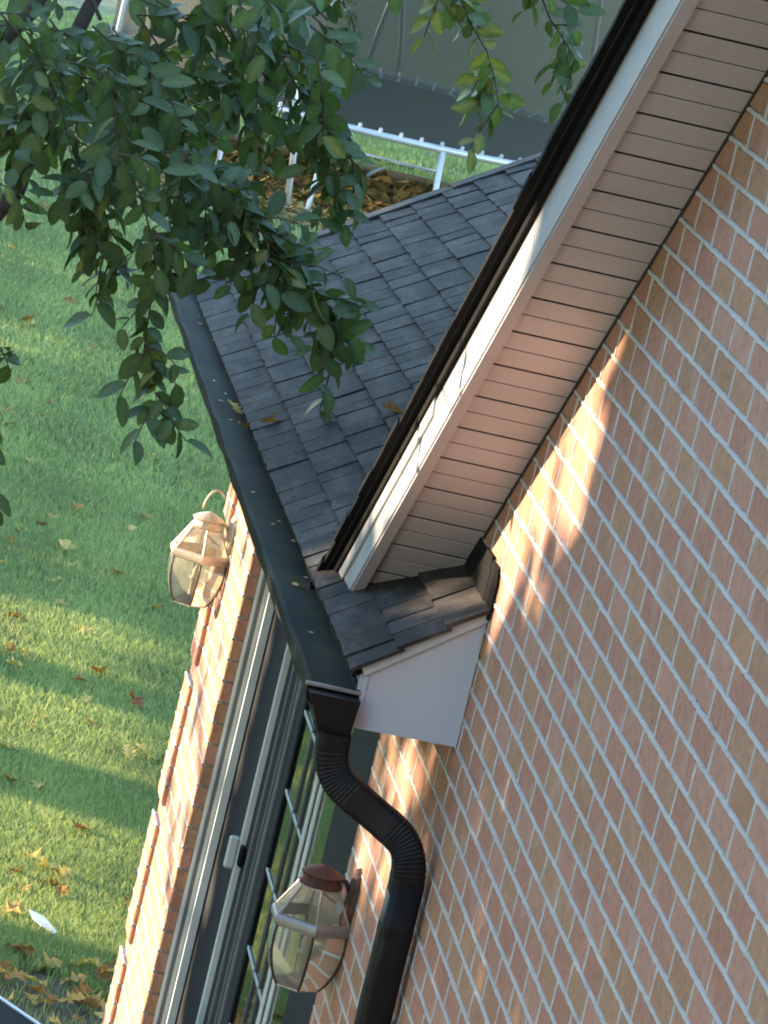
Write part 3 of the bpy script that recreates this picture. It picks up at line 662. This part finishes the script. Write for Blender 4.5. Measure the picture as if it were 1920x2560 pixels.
# ------------------------------------------------------------------ trampoline
def trampoline():
    cx, cy, R, z = 33.8, -3.4, 2.5, -2.70
    T = empty('trampoline', (cx, cy, G)); tag(T, 'round trampoline with black mat, pale metal rim and grey safety net', 'trampoline')
    zz = z - G
    r = MB(); n = 56; ring = [(R*math.cos(2*math.pi*k/n), R*math.sin(2*math.pi*k/n), zz) for k in range(n+1)]
    r.tube(ring, .029, 8, caps=False, ref=(0,0,1)); part_of(r, 'rim', 'galv', T, True)
    m_ = MB(); vs = [(0, 0, zz-.06)]; rr = [.8, 1.6, R-.15]
    for q, dz in zip(rr, (-.055, -.04, -.012)): vs += [(q*math.cos(2*math.pi*k/48), q*math.sin(2*math.pi*k/48), zz+dz) for k in range(48)]
    fs = [(0, 1+k, 1+(k+1)%48) for k in range(48)] + [(1+i*48+k, 1+(i+1)*48+k, 1+(i+1)*48+(k+1)%48, 1+i*48+(k+1)%48) for i in range(2) for k in range(48)]
    m_.add(vs, fs); part_of(m_, 'jumping_mat', 'mat', T, True)
    s_ = MB()
    for k in range(96):
        a = 2*math.pi*k/96; s_.tube([((R-.15)*math.cos(a), (R-.15)*math.sin(a), zz-.008), (R*math.cos(a), R*math.sin(a), zz+.03)], .011, 4)
        s_.tube([((R+.0)*math.cos(a), R*math.sin(a), zz+.02), ((R+.02)*math.cos(a), (R+.02)*math.sin(a), zz+.055)], .016, 4)
    part_of(s_, 'springs', 'galv', T, kind='stuff')
    for k, (dl, dp) in enumerate(((154, 163), (194, 3), (246, -32), (298, 62), (350, 112), (40, 232), (98, 280))):
        a0 = math.radians(dl)
        l = MB()
        pts = [(R*math.cos(a0-.17), R*math.sin(a0-.17), zz-.02), (1.02*R*math.cos(a0-.16), 1.02*R*math.sin(a0-.16), .03), (1.02*R*math.cos(a0+.16), 1.02*R*math.sin(a0+.16), .03), (R*math.cos(a0+.17), R*math.sin(a0+.17), zz-.02)]
        l.tube(pts, .028, 7, ref=(1.0, .3, .05)); part_of(l, 'leg', 'galv', T, True)
        if k < 3: continue
        p = MB(); a = math.radians(dp); p.tube([(1.03*R*math.cos(a), 1.03*R*math.sin(a), .02), (1.03*R*math.cos(a), 1.03*R*math.sin(a), zz+.5), (1.06*R*math.cos(a), 1.06*R*math.sin(a), zz+1.2), (1.0*R*math.cos(a), 1.0*R*math.sin(a), zz+1.9)], .024, 7); part_of(p, 'net_pole', 'galv', T, True)
    for pts in ([(36.27,-3.41,-2.75), (36.27,-3.46,-2.3), (36.27,-3.55,-1.70), (36.27,-3.6,-.95)], [(36.33,-3.72,-2.75), (36.33,-3.68,-2.4), (36.33,-3.58,-1.9), (36.33,-3.56,-.95)],
                [(35.55,-5.28,-2.7), (35.6,-5.24,-2.1), (35.6,-5.18,-1.5), (35.6,-5.1,-.95)], [(31.36,-2.50,G+.02), (31.36,-2.44,-2.8), (31.36,-2.26,-2.2), (31.36,-2.18,-1.8), (31.36,-2.12,-.95)]):
        p = MB(); p.tube([(x-cx, y-cy, z_-G) for x, y, z_ in pts], .026, 7); part_of(p, 'net_pole', 'galv', T, True)
    q = MB(); vs = []
    for i, (h, f) in enumerate(((.0, .95), (.5, .955), (1.0, .965), (1.5, .97), (1.85, .975))): vs += [(R*f*math.cos(2*math.pi*k/48), R*f*math.sin(2*math.pi*k/48), zz+h) for k in range(48)]
    q.add(vs, [(i*48+k, i*48+(k+1)%48, (i+1)*48+(k+1)%48, (i+1)*48+k) for i in range(4) for k in range(48)]); part_of(q, 'safety_net', 'net', T, True)
trampoline()

# ------------------------------------------------------------------ fallen leaves and other small things on the lawn
def oak_leaf_mesh(i, mat='fallen'):
    b = MB(); rnd = random.Random(100+i); b.tone = rnd.random()
    side = [(0, .0), (.06, .04), (.16, .20), (.24, .09), (.36, .32), (.46, .12), (.60, .36), (.68, .14), (.82, .22), (.90, .08), (1.0, .0)]
    vs = []; cu = rnd.uniform(-.9, 1.6); tw_ = rnd.uniform(-1.1, 1.1)
    def pt(t, s_):
        y = s_*rnd.uniform(.8, 1.2); return (t-.5, y, .35*cu*(t-.5)**2 + abs(y)*.9*rnd.uniform(-.2, 1) + tw_*y*(t-.5))
    mid = [pt(t, 0) for t, _ in side]; l = [pt(t, s_) for t, s_ in side[1:-1]]; r = [pt(t, -s_) for t, s_ in side[1:-1]]
    n = len(side); vs = mid + l + r; fs = []
    for k in range(n-1):
        la = k if k == 0 else n+k-1; lb = n-1 if k+1 == n-1 else n+k
        f = [k, k+1] + ([lb] if lb != k+1 else []) + ([la] if la != k else []); fs.append(tuple(f))
        ra = k if k == 0 else 2*n-2+k-1; rb = n-1 if k+1 == n-1 else 2*n-2+k
        f = [k+1, k] + ([ra] if ra != k else []) + ([rb] if rb != k+1 else []); fs.append(tuple(f))
    b.add(vs, fs); return b.mesh('fallen_leaf', mat)
LEAF_AT = [(20.5,-.08),(20.01,-.23),(25.71,-.16),(28.05,-.55),(23.98,-.52),(28.01,-1.74),(27.55,-1.57),(16.74,-.14),(16.83,-.56),(17.27,-.65),(14.69,-.12),(16.26,.04),(12.81,-.16),(13.14,-.14),(11.98,-.31),(12.08,-.39),(11.17,.21),(9.71,.09),(9.6,.06),(9.64,-.21),(8.71,.22),(8.72,-.04),(8.48,.06),(8.36,.03),(13.41,-.25),(13.48,.07),(15.65,-.43),(18.12,-.07),(15.98,-.17),(9.21,.26),(11.12,.1),(12.42,-.18),(14.18,.11),(15.03,-.58),(22.4,-.59),(29.32,-1.54),(29.94,-1.79),(9.76,.23),(8.25,0),(8.21,.14),(8.74,.1),(28.26,-2.06),(19.06,-.79),(21.67,-.79),(21.08,-1.06)]
def litter():
    ms = [oak_leaf_mesh(i) for i in range(14)]; r = random.Random(5); pts = [(x, y, 1) for x, y in LEAF_AT]
    for k in range(45):
        x = r.uniform(7.95, 8.8); pts.append((x, r.uniform(-.15, .45), 2))
    for k in range(46):
        x = 9.5 + 20*r.random()**1.6; pts.append((x, .35 - .022*(x-8) + r.uniform(-.25-.045*(x-8), .1), 1))
    for i, (x, y, kd) in enumerate(pts):
        big = r.uniform(.075, .14) if kd == 1 else r.uniform(.06, .12)
        km = r.randrange(14); o = link('fallen_leaf', ms[km]); o.location = (x, y, G + r.uniform(.022, .045)); o.scale = (big,)*3
        o.rotation_euler = (r.uniform(-.35, .35), r.uniform(-.5, .1), r.uniform(0, 6.28))
        if kd == 1: tag(o, ('rust brown', 'tan brown', 'tan', 'pale yellow')[int(random.Random(100+km).random()*3.99)] + ' oak leaf on the ' + ('near lawn at the lower left' if x < 11.5 else 'middle lawn left of the brass lantern' if x < 18 else 'far lawn below the hanging branches'), 'leaf', 'fallen oak leaves scattered on the lawn')
        else: tag(o, 'dry brown oak leaf on the mulch near the house corner', 'leaf', 'dry leaves on the mulch')
    o = link('fallen_leaf', oak_leaf_mesh(77, 'redleaf')); o.location = (12.92, -.375, G+.055); o.scale = (.13,)*3; o.rotation_euler = (.2, -.4, .6)
    tag(o, 'single rust red oak leaf on the lawn beside the brick corner', 'leaf')
    for i in range(9):                                                  # leaves on the mat
        a = r.uniform(0, 6.28); q = r.uniform(.3, 2.1); o = link('fallen_leaf', ms[r.randrange(14)])
        o.location = (33.8+q*math.cos(a), -3.4+q*math.sin(a), -2.70); o.scale = (.13,)*3; o.rotation_euler = (0, -.3, r.uniform(0, 6.28))
        tag(o, 'dry tan leaf lying on the black trampoline mat', 'leaf', 'dry leaves on the trampoline mat')
    for i, (x, y, rz, s_) in enumerate(((4.55, -.02, .7, .09), (5.05, .23, 2.2, .075), (3.45, .10, 1.0, .045))):
        o = link('fallen_leaf', ms[(i*5+2) % 14]); o.location = (x, y, roof_z(x, y)+.014); o.scale = (s_,)*3; o.rotation_euler = (.55, 0, rz)
        tag(o, ('dry leaf lying high on the grey shingles next to the dark rake', 'pale tan leaf lying on the low grey roof near the gutter', 'small dry leaf on the low roof just above the rake foot')[i], 'leaf')
    for i, (x, y, s_, rz) in enumerate(((5.49, .285, .085, .4), (5.25, .272, .06, 2.0))):
        o = link('fallen_leaf', ms[(4, 9)[i]]); o.location = (x, y, -.862); o.scale = (s_,)*3; o.rotation_euler = (.1, -.2, rz)
        tag(o, ('curled leaf caught on top of the long dark gutter', 'smaller pale leaf on the dark gutter just below the curled one')[i], 'leaf')
    # white plastic marker
    t = empty('plant_marker', (9.14, .145, G)); tag(t, 'white pointed plastic plant marker lying on the sunlit grass', 'marker')
    b = MB(); b.prism([(-.075, 0), (-.03, .020), (.02, .020), (.02, -.020), (-.03, -.020)], 2, .050, .054); part_of(b, 'blade', 'paper', t)
    b = MB(); b.prism([(.024, .016), (.075, .010), (.080, 0), (.075, -.010), (.024, -.016)], 2, .052, .056); part_of(b, 'head', 'paper', t)
    t.rotation_euler = (.3, .25, -2.4)
    # patio table corner
    t = empty('patio_table', (5.52, .78, G)); tag(t, 'dark patio table with pale rim cut by the lower left edge', 'table'); t.rotation_euler = (0, 0, math.radians(30))
    b = MB(); b.box(-.5, .5, -.345, .345, .690, .704, .004); part_of(b, 'table_top', 'panel', t)
    b = MB(); b.box(-.512, .512, -.358, -.3455, .684, .710, .003); b.box(-.512, .512, .3455, .358, .684, .710, .003); b.box(-.512, -.5005, -.345, .345, .684, .710, .003); b.box(.5005, .512, -.345, .345, .684, .710, .003); part_of(b, 'rim', 'galv', t)
    for x in (-.46, .46):
        for y in (-.31, .31): b = MB(); b.box(x-.015, x+.015, y-.015, y+.015, 0, .689, .003); part_of(b, 'leg', 'panel', t)
    b = MB(); b.box(-.03, .03, -1.9, 1.9, 0, .10, .01); o = b.build('edging_plank', 'plank'); o.location = (34.95, -2.9, G); o.rotation_euler = (0, 0, .05)
    tag(o, 'weathered grey wooden edging plank behind the leaf litter under the trampoline', 'plank')
    for i in range(5):
        b = MB(); b.box(-.22, .22, -.15, .15, 0, .03, .008); o = b.build('paving_stone', 'paver'); o.location = (30.5-.36*i, -1.75-.18*i, G-.006); o.rotation_euler = (0, 0, .3+.1*i)
        tag(o, 'pale flat paving stone in the grass before the trampoline', 'paver', 'paving stones before the trampoline')
litter()

# ------------------------------------------------------------------ the leafy tree hanging into the frame
SPRAYS = [
    (4, [(4.6,.72,-.1),(4.63,.6,-.16),(4.66,.53,-.2),(4.69,.46,-.27),(4.72,.38,-.34),(4.76,.28,-.41),(4.79,.18,-.5),(4.81,.12,-.55)]),
    (2, [(4.2,.86,-.08),(4.23,.78,-.17),(4.26,.72,-.28),(4.29,.69,-.37),(4.32,.68,-.48),(4.36,.67,-.58),(4.39,.62,-.66),(4.42,.59,-.75)]),
    (2, [(4.4,.68,-.06),(4.46,.66,-.18),(4.53,.66,-.26),(4.59,.66,-.37)]),
    (3, [(5.2,.42,.16),(5.25,.34,.07),(5.3,.26,-.04),(5.35,.2,-.1),(5.4,.2,-.18)]),
    (2, [(5.3,.26,-.04),(5.38,.17,-.08),(5.47,.08,-.14)]),
    (3, [(5.0,1.06,.11),(5.06,.9,-.04),(5.12,.81,-.19),(5.19,.85,-.4)]),
    (3, [(4.8,1.06,.08),(4.86,1.07,-.09),(4.92,1.08,-.15),(4.99,1.08,-.23)]),
    (3, [(5.2,.82,.18),(5.26,.68,.05),(5.32,.59,-.08),(5.39,.59,-.18)]),
    (3, [(5.4,.62,.22),(5.46,.5,.1),(5.52,.42,0),(5.59,.34,-.09)]),
    (3, [(5.4,.49,.28),(5.48,.38,.17),(5.57,.33,.08)]),
    (2, [(5.6,.37,.28),(5.66,.27,.22),(5.72,.2,.17),(5.79,.15,.08)]),
    (3, [(4.7,.96,.17),(4.76,.82,.09),(4.82,.74,-.03),(4.89,.72,-.14)]),
    (3, [(4.5,1.21,.17),(4.55,1.09,.08),(4.6,1.0,-.04),(4.65,.95,-.15),(4.7,.9,-.24)]),
    (3, [(5.3,.77,.22),(5.35,.64,.17),(5.4,.51,.04),(5.45,.44,-.08),(5.5,.33,-.13)]),
    (3, [(4.6,.84,-.09),(4.65,.87,-.25),(4.7,.85,-.36),(4.75,.79,-.42),(4.8,.75,-.47)]),
    (3, [(5.0,.64,-.16),(5.08,.53,-.2),(5.17,.42,-.22)]),
    (2, [(6.0,-.1,.4),(6.05,-.17,.3),(6.1,-.25,.22),(6.15,-.3,.14),(6.2,-.34,.05)]),
    (2, [(6.2,-.34,.46),(6.26,-.43,.34),(6.32,-.5,.28),(6.39,-.56,.22)]),
    (2, [(5.6,.31,.35),(5.68,.23,.29),(5.77,.19,.26)]),
    (2, [(6.0,-.03,.39),(6.08,-.1,.32),(6.17,-.18,.26)]),
    (0, [(4.3,1.22,-.22),(4.36,1.12,-.24),(4.42,1.07,-.26),(4.49,1.03,-.34)]),
    (0, [(4.2,1.13,-.6),(4.28,1.03,-.64),(4.37,1.0,-.69)]),
    (0, [(4.2,1.10,-.79),(4.25,1.04,-.84),(4.3,1.0,-.93),(4.35,.97,-1.01),(4.4,.96,-1.09)])]
def leaf_templates():
    out = []
    for i in range(8):
        b = MB(); r = random.Random(40+i); b.tone = (.1, .25, .4, .5, .6, .75, .85, .97)[i]
        wv = [(0, 0), (.14, .17), (.36, .255), (.62, .265), (.86, .15), (1.0, 0)]; fold = r.uniform(.15, .5); cu = r.uniform(-.35, -.05)
        mid = [(t, 0, cu*t*t) for t, _ in wv]; l = [(t, w_, cu*t*t + w_*fold) for t, w_ in wv[1:-1]]; rr = [(t, -w_, cu*t*t + w_*fold*r.uniform(.7, 1.2)) for t, w_ in wv[1:-1]]
        fs = [(0, 1, 6), (1, 2, 7, 6), (2, 3, 8, 7), (3, 4, 9, 8), (4, 5, 9), (1, 0, 10), (2, 1, 10, 11), (3, 2, 11, 12), (4, 3, 12, 13), (5, 4, 13)]
        b.add(mid + l + rr, fs); b.t = [min(1, b.tone+.16)]*6 + [b.tone*r.uniform(.75, 1.0) for _ in range(8)]; out.append((b, b.mesh('leaf', 'leaf', True)))
    return out
def hanging_tree():
    T = empty('broadleaf_tree', (6.3, 2.5, G)); tag(T, 'broadleaf tree with dark green oval leaves hanging over the low roof', 'tree')
    inv = Matrix.Translation((-6.3, -2.5, -G))
    def P(mb, n, mt, smooth=True, kind=None):
        o = mb.build(n, mt, None, smooth, kind); o.parent = T; o.matrix_parent_inverse = inv; return o
    r = random.Random(11)
    tk = MB(); tk.tube([(6.3,2.5,G-.05), (6.25,2.45,-2.6), (6.35,2.3,-1.6), (6.2,2.2,-.6), (6.3,2.1,.8), (6.2,2.2,2.4), (6.3,2.2,4.2)], [.19,.15,.13,.12,.10,.07,.03], 12); P(tk, 'trunk', 'bark')
    limbs = [([(6.25,2.28,-1.5), (5.95,1.7,-1.15), (5.75,1.2,-.78), (5.7,1.0,-.42), (5.7,.97,-.1), (5.7,.92,.12), (5.72,.86,.3), (5.8,.7,.7)], [.05,.04,.03,.025,.024,.022,.02,.012]),
             ([(6.2,2.2,-.6), (6.0,1.6,-.3), (5.9,1.16,-.1), (5.9,1.06,.06), (5.9,1.0,.25), (5.8,.8,.55)], [.04,.032,.024,.022,.018,.01]),
             ([(6.3,2.1,.6), (5.9,1.5,.75), (5.5,1.0,.6), (5.3,.7,.32), (5.3,.58,.21), (5.3,.5,.13), (5.32,.4,.06)], [.05,.03,.018,.009,.006,.005,.003]),
             ([(6.3,2.1,1.0), (6.2,1.2,1.2), (6.1,.4,.95), (6.05,0,.6), (6.0,-.1,.4)], [.045,.03,.018,.008,.004]),
             ([(6.1,.4,.95), (6.2,-.1,.75), (6.2,-.34,.46)], [.012,.007,.004]),
             ([(6.25,2.28,-1.5), (5.4,1.8,-.9), (4.7,1.3,-.2), (4.5,1.2,.1)], [.035,.026,.014,.006]),
             ([(6.1,2.2,0), (5.2,1.6,.5), (4.7,1.1,.4), (4.6,.95,.2)], [.035,.024,.012,.005]),
             ([(5.4,1.8,-.9), (4.6,1.4,-.7), (4.2,1.1,-.68)], [.016,.01,.005]),
             ([(6.2,2.2,.1), (5.0,2.05,.42), (4.1,1.85,.30), (3.5,1.75,-.02), (2.9,1.7,.22), (2.5,1.62,.30), (1.9,1.6,.62)], [.02,.016,.013,.011,.009,.007,.004]),
             ([(3.5,1.75,-.02), (3.25,1.7,-.22), (3.1,1.68,-.45)], [.007,.005,.003]), ([(2.9,1.7,.22), (2.62,1.66,.10), (2.4,1.65,.08), (2.15,1.6,.20)], [.006,.005,.004,.002]),
             ([(3.3,1.72,.05), (3.05,1.7,-.02), (2.85,1.7,-.16)], [.005,.004,.003])]
    for pts, rad in limbs:
        b = MB(); b.tube(pts, rad, 8); P(b, 'limb', 'bark')
    tw_ = MB(); leaves = []                                             # (pos, direction, normal, length, template)
    def leaf_on(p, d, size, pale=0):
        d = d/np.linalg.norm(d); n = np.array([r.gauss(-.55, .5), r.gauss(.15, .5), r.gauss(.75, .45)]); n -= d*(n@d); n /= np.linalg.norm(n)+1e-9
        k = min(7, max(0, int(r.gauss(2.9+pale, 1.7)))); leaves.append((p, d, n, size, k))
    def twig(pts, dens, pale=0, side=True):
        P_ = [np.array(p, float) for p in pts]; L = sum(np.linalg.norm(P_[i+1]-P_[i]) for i in range(len(P_)-1))
        tw_.tube(P_, [max(.0012, .0035*(1-i/len(P_))) for i in range(len(P_))], 5)
        n = max(3, int(L/.026)); sgn = 1
        for i in range(n+1):
            t = i/n*(len(P_)-1); a = min(int(t), len(P_)-2); q = P_[a] + (P_[a+1]-P_[a])*(t-a); tg = P_[a+1]-P_[a]; tg /= np.linalg.norm(tg)
            lat = np.cross(tg, (-.9, .2, .4)); lat /= np.linalg.norm(lat); sgn = -sgn
            dd = tg*r.uniform(.5, 1.0) + lat*sgn*r.uniform(.5, 1.1) + np.array([r.gauss(0, .25), r.gauss(0, .2), r.gauss(-.15, .2)])
            if i > 0: leaf_on(q, dd, r.uniform(.050, .094), pale)
            if side and r.random() < .17*dens and i < n:
                e = tg*.6 + lat*sgn*r.uniform(.5, .9) + np.array([r.gauss(0, .5), 0, -.12]); e /= np.linalg.norm(e); ln = r.uniform(.07, .16)
                twig([q, q+e*ln*.5, q+e*ln+np.array([0, 0, -.02])], 0, pale, False)
    for k, (dens, pts) in enumerate(SPRAYS):
        twig(pts, dens, 3.2 if k in (16, 19) else 0)  # paler tones on two sprigs put their backlight into the leaf colour
        if k in (0, 1, 3, 14):                                   # fuller hanging boughs
            for q in range(1 if k else 2):
                o_ = np.array([r.uniform(-.12, .12), r.uniform(-.07, .05), r.uniform(-.01, .09)])
                twig([np.array(p)+o_*(.35+.65*i/len(pts)) for i, p in enumerate(pts[len(pts)//3 - (1 if q else 0):-1])], dens*.6)
    for q in ([(2.5,1.62,.30),(2.38,1.6,.22),(2.3,1.6,.1)], [(2.9,1.7,.22),(2.85,1.7,.05),(2.7,1.68,-.08)]): twig(q, 0, 0, False)
    for i in range(46):                                                 # the thick mass at the top left
        x = r.uniform(4.5, 6.6); y = r.uniform(.30, 1.25); z = r.uniform(-.18, .46)
        if y < .5 and z < .02: continue
        e = np.array([r.gauss(0, .5), r.gauss(-.5, .5), r.gauss(-.55, .35)]); e /= np.linalg.norm(e); q = np.array([x, y, z])
        twig([q, q+e*.10, q+e*.2+np.array([0, 0, -.03])], 1.0)
    for i in range(90):                                                 # crown above and beside the frame
        x = r.uniform(4.2, 8.0); y = r.uniform(1.45, 3.6); z = r.uniform(-.9, 3.5)
        e = np.array([r.gauss(0, .6), r.gauss(0, .6), r.gauss(-.4, .4)]); e /= np.linalg.norm(e); q = np.array([x, y, z])
        twig([q, q+e*.15, q+e*.32+np.array([0, 0, -.05])], 1.2)
    P(tw_, 'twigs', 'twig', True, 'stuff')
    tm = leaf_templates(); Pp = np.array([l[0] for l in leaves]); px, dep = to_px(Pp)
    inb = (px[:,0] > 5) & (px[:,0] < 1915) & (px[:,1] > 5) & (px[:,1] < 2555)
    face = np.array([abs(l[2]@FW)*l[3]**2 for l in leaves])/dep**2; sc = np.where(inb, face*(1+.25*(px[:,1] > 500)), -1)
    pick = set(np.argsort(-sc)[:300].tolist()); V, F, Tn, o = [], [], [], 0
    for i, (p, d, n, s_, k) in enumerate(leaves):
        R = np.stack([d, np.cross(n, d), n], 1)*s_
        if i in pick:
            ob = link('leaf', tm[k][1], T); mw = Matrix.Identity(4)
            for a in range(3):
                for c in range(3): mw[a][c] = R[a, c]
                mw[a][3] = p[a]
            ob.matrix_local = inv @ mw
        else:
            mb = tm[k][0]; V.append(np.array(mb.v)@R.T + p); Tn += mb.t; F += [tuple(q+o for q in f) for f in mb.f]; o += len(mb.v)
    me = bpy.data.meshes.new('foliage'); me.from_pydata(np.concatenate(V).tolist(), [], F)
    at = me.attributes.new('tone', 'FLOAT', 'POINT'); at.data.foreach_set('value', np.array(Tn, np.float32)); me.materials.append(M['leaf'])
    me.polygons.foreach_set('use_smooth', [True]*len(me.polygons))
    ob = link('foliage', me, T, 'stuff'); ob.matrix_parent_inverse = inv
    print('hanging leaves', len(leaves))
hanging_tree()

# ------------------------------------------------------------------ shade trees beyond the left edge (they cast the dappled shade)
SX, SZ = SUN[0]/SUN[1], SUN[2]/SUN[1]
def shade(V):                                                          # where the shadow of points lands on the wall plane y = 0
    return V[:,0] - V[:,1]*SX, V[:,2] - V[:,1]*SZ
def lit_windows(x, z):
    """gaps in the crowns: True where sunlight gets through"""
    r = RNG.random(len(x))
    d = (z - rake_z(x))*.826                                            # distance from the rake line
    g = (x > 1.34) & (x < 3.35) & (d > -.40 + .10*(x-1.4)) & (d < .34)
    g &= ~((x > 2.5) & (d < .0))
    g2 = (x > 2.50) & (x < 3.25) & (z > -1.55) & (z < -.98)
    g3 = (x > 6.55) & (x < 8.0) & (z < -1.25) & (z > -3.45)
    g4 = (x > 6.45) & (x < 7.2) & (z > -.95) & (z < -.78)
    g5 = (z < -3.22) & (z > -3.62) & (((x > 8.9) & (x < 10.9)) | ((x > 11.3) & (x < 12.9)) | ((x > 13.3) & (x < 14.6)))
    g6 = (x > 1.05) & (x < 1.13) & (z > -.64) & (z < -.50)
    g7 = (x > 1.25) & (x < 2.45) & (d > -.62) & (d < -.18) & (np.sin(x*31+z*5) > .35) & (r < .92)
    return (g & (r < .985)) | (g2 & (r < .93)) | (g3 & (r < .985)) | (g4 & (r < .9)) | g5 | g6 | g7
def oak(i, x, y, rx, ry, z0, z1, n, label):
    T = empty('oak_tree', (x, y, G)); tag(T, label, 'tree', 'shade trees along the lawn')
    r = random.Random(300+i); tk = MB(); h = z1 - G
    tk.tube([(0, 0, -.05), (.05, .03, h*.25), (-.06, .05, h*.5), (.05, -.05, h*.75), (0, 0, h*.93)], [.26, .2, .16, .10, .03], 10); part_of(tk, 'trunk', 'bark', T, True)
    for k in range(9):
        a = r.uniform(0, 6.28); z = h*r.uniform(.25, .8); e = r.uniform(.5, .95); b = MB()
        b.tube([(0, 0, z), (rx*.4*e*math.cos(a), ry*.4*e*math.sin(a), z+.5), (rx*.8*e*math.cos(a), ry*.8*e*math.sin(a), z+.8)], [.07, .045, .012], 6); part_of(b, 'limb', 'bark', T, True)
    g = np.random.default_rng(300+i)
    # clumps of leaves
    nc = n//34; u = g.normal(size=(nc, 3)); u /= np.linalg.norm(u, axis=1)[:,None]; rad = g.random(nc)**(1/2.2)
    cz = (z0+z1)/2; hz = (z1-z0)/2
    C_ = u*rad[:,None]*np.array([rx, ry, hz]) + np.array([x, y, cz])
    Pn = np.repeat(C_, 34, 0) + g.normal(size=(nc*34, 3))*np.array([.30, .30, .24])
    sx_, sz_ = shade(Pn); Pn = Pn[~lit_windows(sx_, sz_)]
    Pn = Pn[Pn[:,2] > G+.15]
    m_ = len(Pn); d = g.normal(size=(m_, 3)); d[:,2] -= .3; d /= np.linalg.norm(d, axis=1)[:,None]; nn = g.normal(size=(m_, 3)); nn[:,2] += .4
    b = np.cross(nn, d); b /= np.linalg.norm(b, axis=1)[:,None]; s_ = g.uniform(.15, .24, m_)[:,None]
    V = np.stack([Pn, Pn + d*s_*.55 + b*s_*.33, Pn + d*s_*1.0, Pn + d*s_*.55 - b*s_*.33], 1).reshape(-1, 3) - np.array([x, y, G])
    F = np.arange(m_*4).reshape(-1, 4); tone = np.repeat(g.random(m_), 4)
    link('crown', tri_mesh('crown', V, F, tone, 'oakleaf'), T, 'stuff')
oak(0, 2.6, 9.2, 3.6, 2.4, -1.6, 6.0, 30000, 'leafy oak left of the frame shading the brick wall')
oak(1, 8.4, 10.0, 3.8, 2.6, -3.3, 3.6, 32000, 'leafy oak left of the frame shading the low roof')
oak(2, 14.6, 10.4, 3.8, 2.6, -3.35, 2.6, 26000, 'leafy oak left of the frame shading the near lawn')
oak(3, 21.5, 11.5, 4.4, 3.0, -3.35, 1.8, 22000, 'leafy oak left of the frame shading the middle lawn')
oak(4, 31.0, 13.0, 5.6, 3.4, -3.35, 1.9, 22000, 'leafy oak left of the frame shading the trampoline')
oak(5, -3.6, 9.6, 3.6, 2.4, -1.5, 7.0, 26000, 'leafy oak left of the frame shading the upper gable')
oak(6, 44.0, 16.0, 7.5, 4.0, -3.35, 1.8, 24000, 'leafy oak left of the frame shading the far lawn')

# ------------------------------------------------------------------ grass blades
def grass():
    g = np.random.default_rng(3)
    Ls = []
    for x0, x1, dens, h, wd in ((7.9, 12, 15000, .050, .0042), (12, 18, 8000, .055, .006), (18, 28, 3000, .06, .010), (28, 44, 800, .05, .014)):
        yl = lambda x: .318 - .0235*(x-7.9) + 1.3; yr = lambda x: -.15 - (.115 if x1 < 30 else .19)*(x-7.9)
        A = (x1-x0)*(yl((x0+x1)/2) - yr((x0+x1)/2)); n = int(A*dens); x = g.uniform(x0, x1, n); y = yr(x) + (yl(x)-yr(x))*g.random(n)
        Ls.append(np.stack([x, y, np.full(n, h), np.full(n, wd)], 1))
    A = np.concatenate(Ls)
    bed = (A[:,0] < 8.45 + .15*np.sin(A[:,1]*9)) & (g.random(len(A)) < .88)
    bed |= (A[:,0] > 30.6) & (A[:,0] < 34.8) & (g.random(len(A)) < .55)
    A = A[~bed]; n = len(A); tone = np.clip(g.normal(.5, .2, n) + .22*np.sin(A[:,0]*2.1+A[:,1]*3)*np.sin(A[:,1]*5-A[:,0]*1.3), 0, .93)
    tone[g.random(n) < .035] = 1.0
    a = g.uniform(0, 6.28, n); lean = g.uniform(.1, .8, n); la = g.uniform(0, 6.28, n); h = A[:,2]*g.uniform(.6, 1.25, n)
    base = np.stack([A[:,0], A[:,1], np.full(n, G)], 1); sd = np.stack([np.cos(a), np.sin(a), 0*a], 1)*A[:,3:4]*.5
    ld = np.stack([np.cos(la), np.sin(la), 0*la], 1)*(lean*h)[:,None]; up = np.zeros((n, 3)); up[:,2] = h
    V = np.stack([base-sd, base+sd, base+sd*.7+ld*.35+up*.62, base-sd*.7+ld*.35+up*.62, base+ld+up*.95], 1)
    Fq = np.array([[0,1,2], [0,2,3], [3,2,4]]); F = (np.arange(n)[:,None,None]*5 + Fq[None]).reshape(-1, 3)
    m_ = 5200; lx = g.uniform(30.5, 34.9, m_); ly = g.uniform(-6.0, -1.0, m_); an = g.uniform(0, 6.28, m_); sz = g.uniform(.05, .10, m_)
    c_ = np.stack([lx, ly, G + g.uniform(.01, .06, m_)], 1); e1 = np.stack([np.cos(an), np.sin(an), g.normal(0, .35, m_)], 1)*sz[:,None]; e2 = np.stack([-np.sin(an), np.cos(an), g.normal(0, .35, m_)], 1)*sz[:,None]*.5
    VL = np.stack([c_-e1, c_+e2, c_+e1, c_-e2], 1).reshape(-1, 3)
    ol = link('leaf_litter', tri_mesh('leaf_litter', VL, np.arange(m_*4).reshape(-1, 4), np.repeat(np.clip(g.normal(.5, .25, m_), 0, 1), 4), 'litter'), None, 'stuff')
    ol['label'] = 'yellow tan leaf litter on the bed under the trampoline'; ol['category'] = 'leaf litter'
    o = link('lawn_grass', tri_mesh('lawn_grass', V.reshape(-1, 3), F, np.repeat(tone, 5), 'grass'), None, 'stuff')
    o['label'] = 'short green lawn grass in dappled light beside the house'; o['category'] = 'grass'
    print('grass blades', n)
grass()
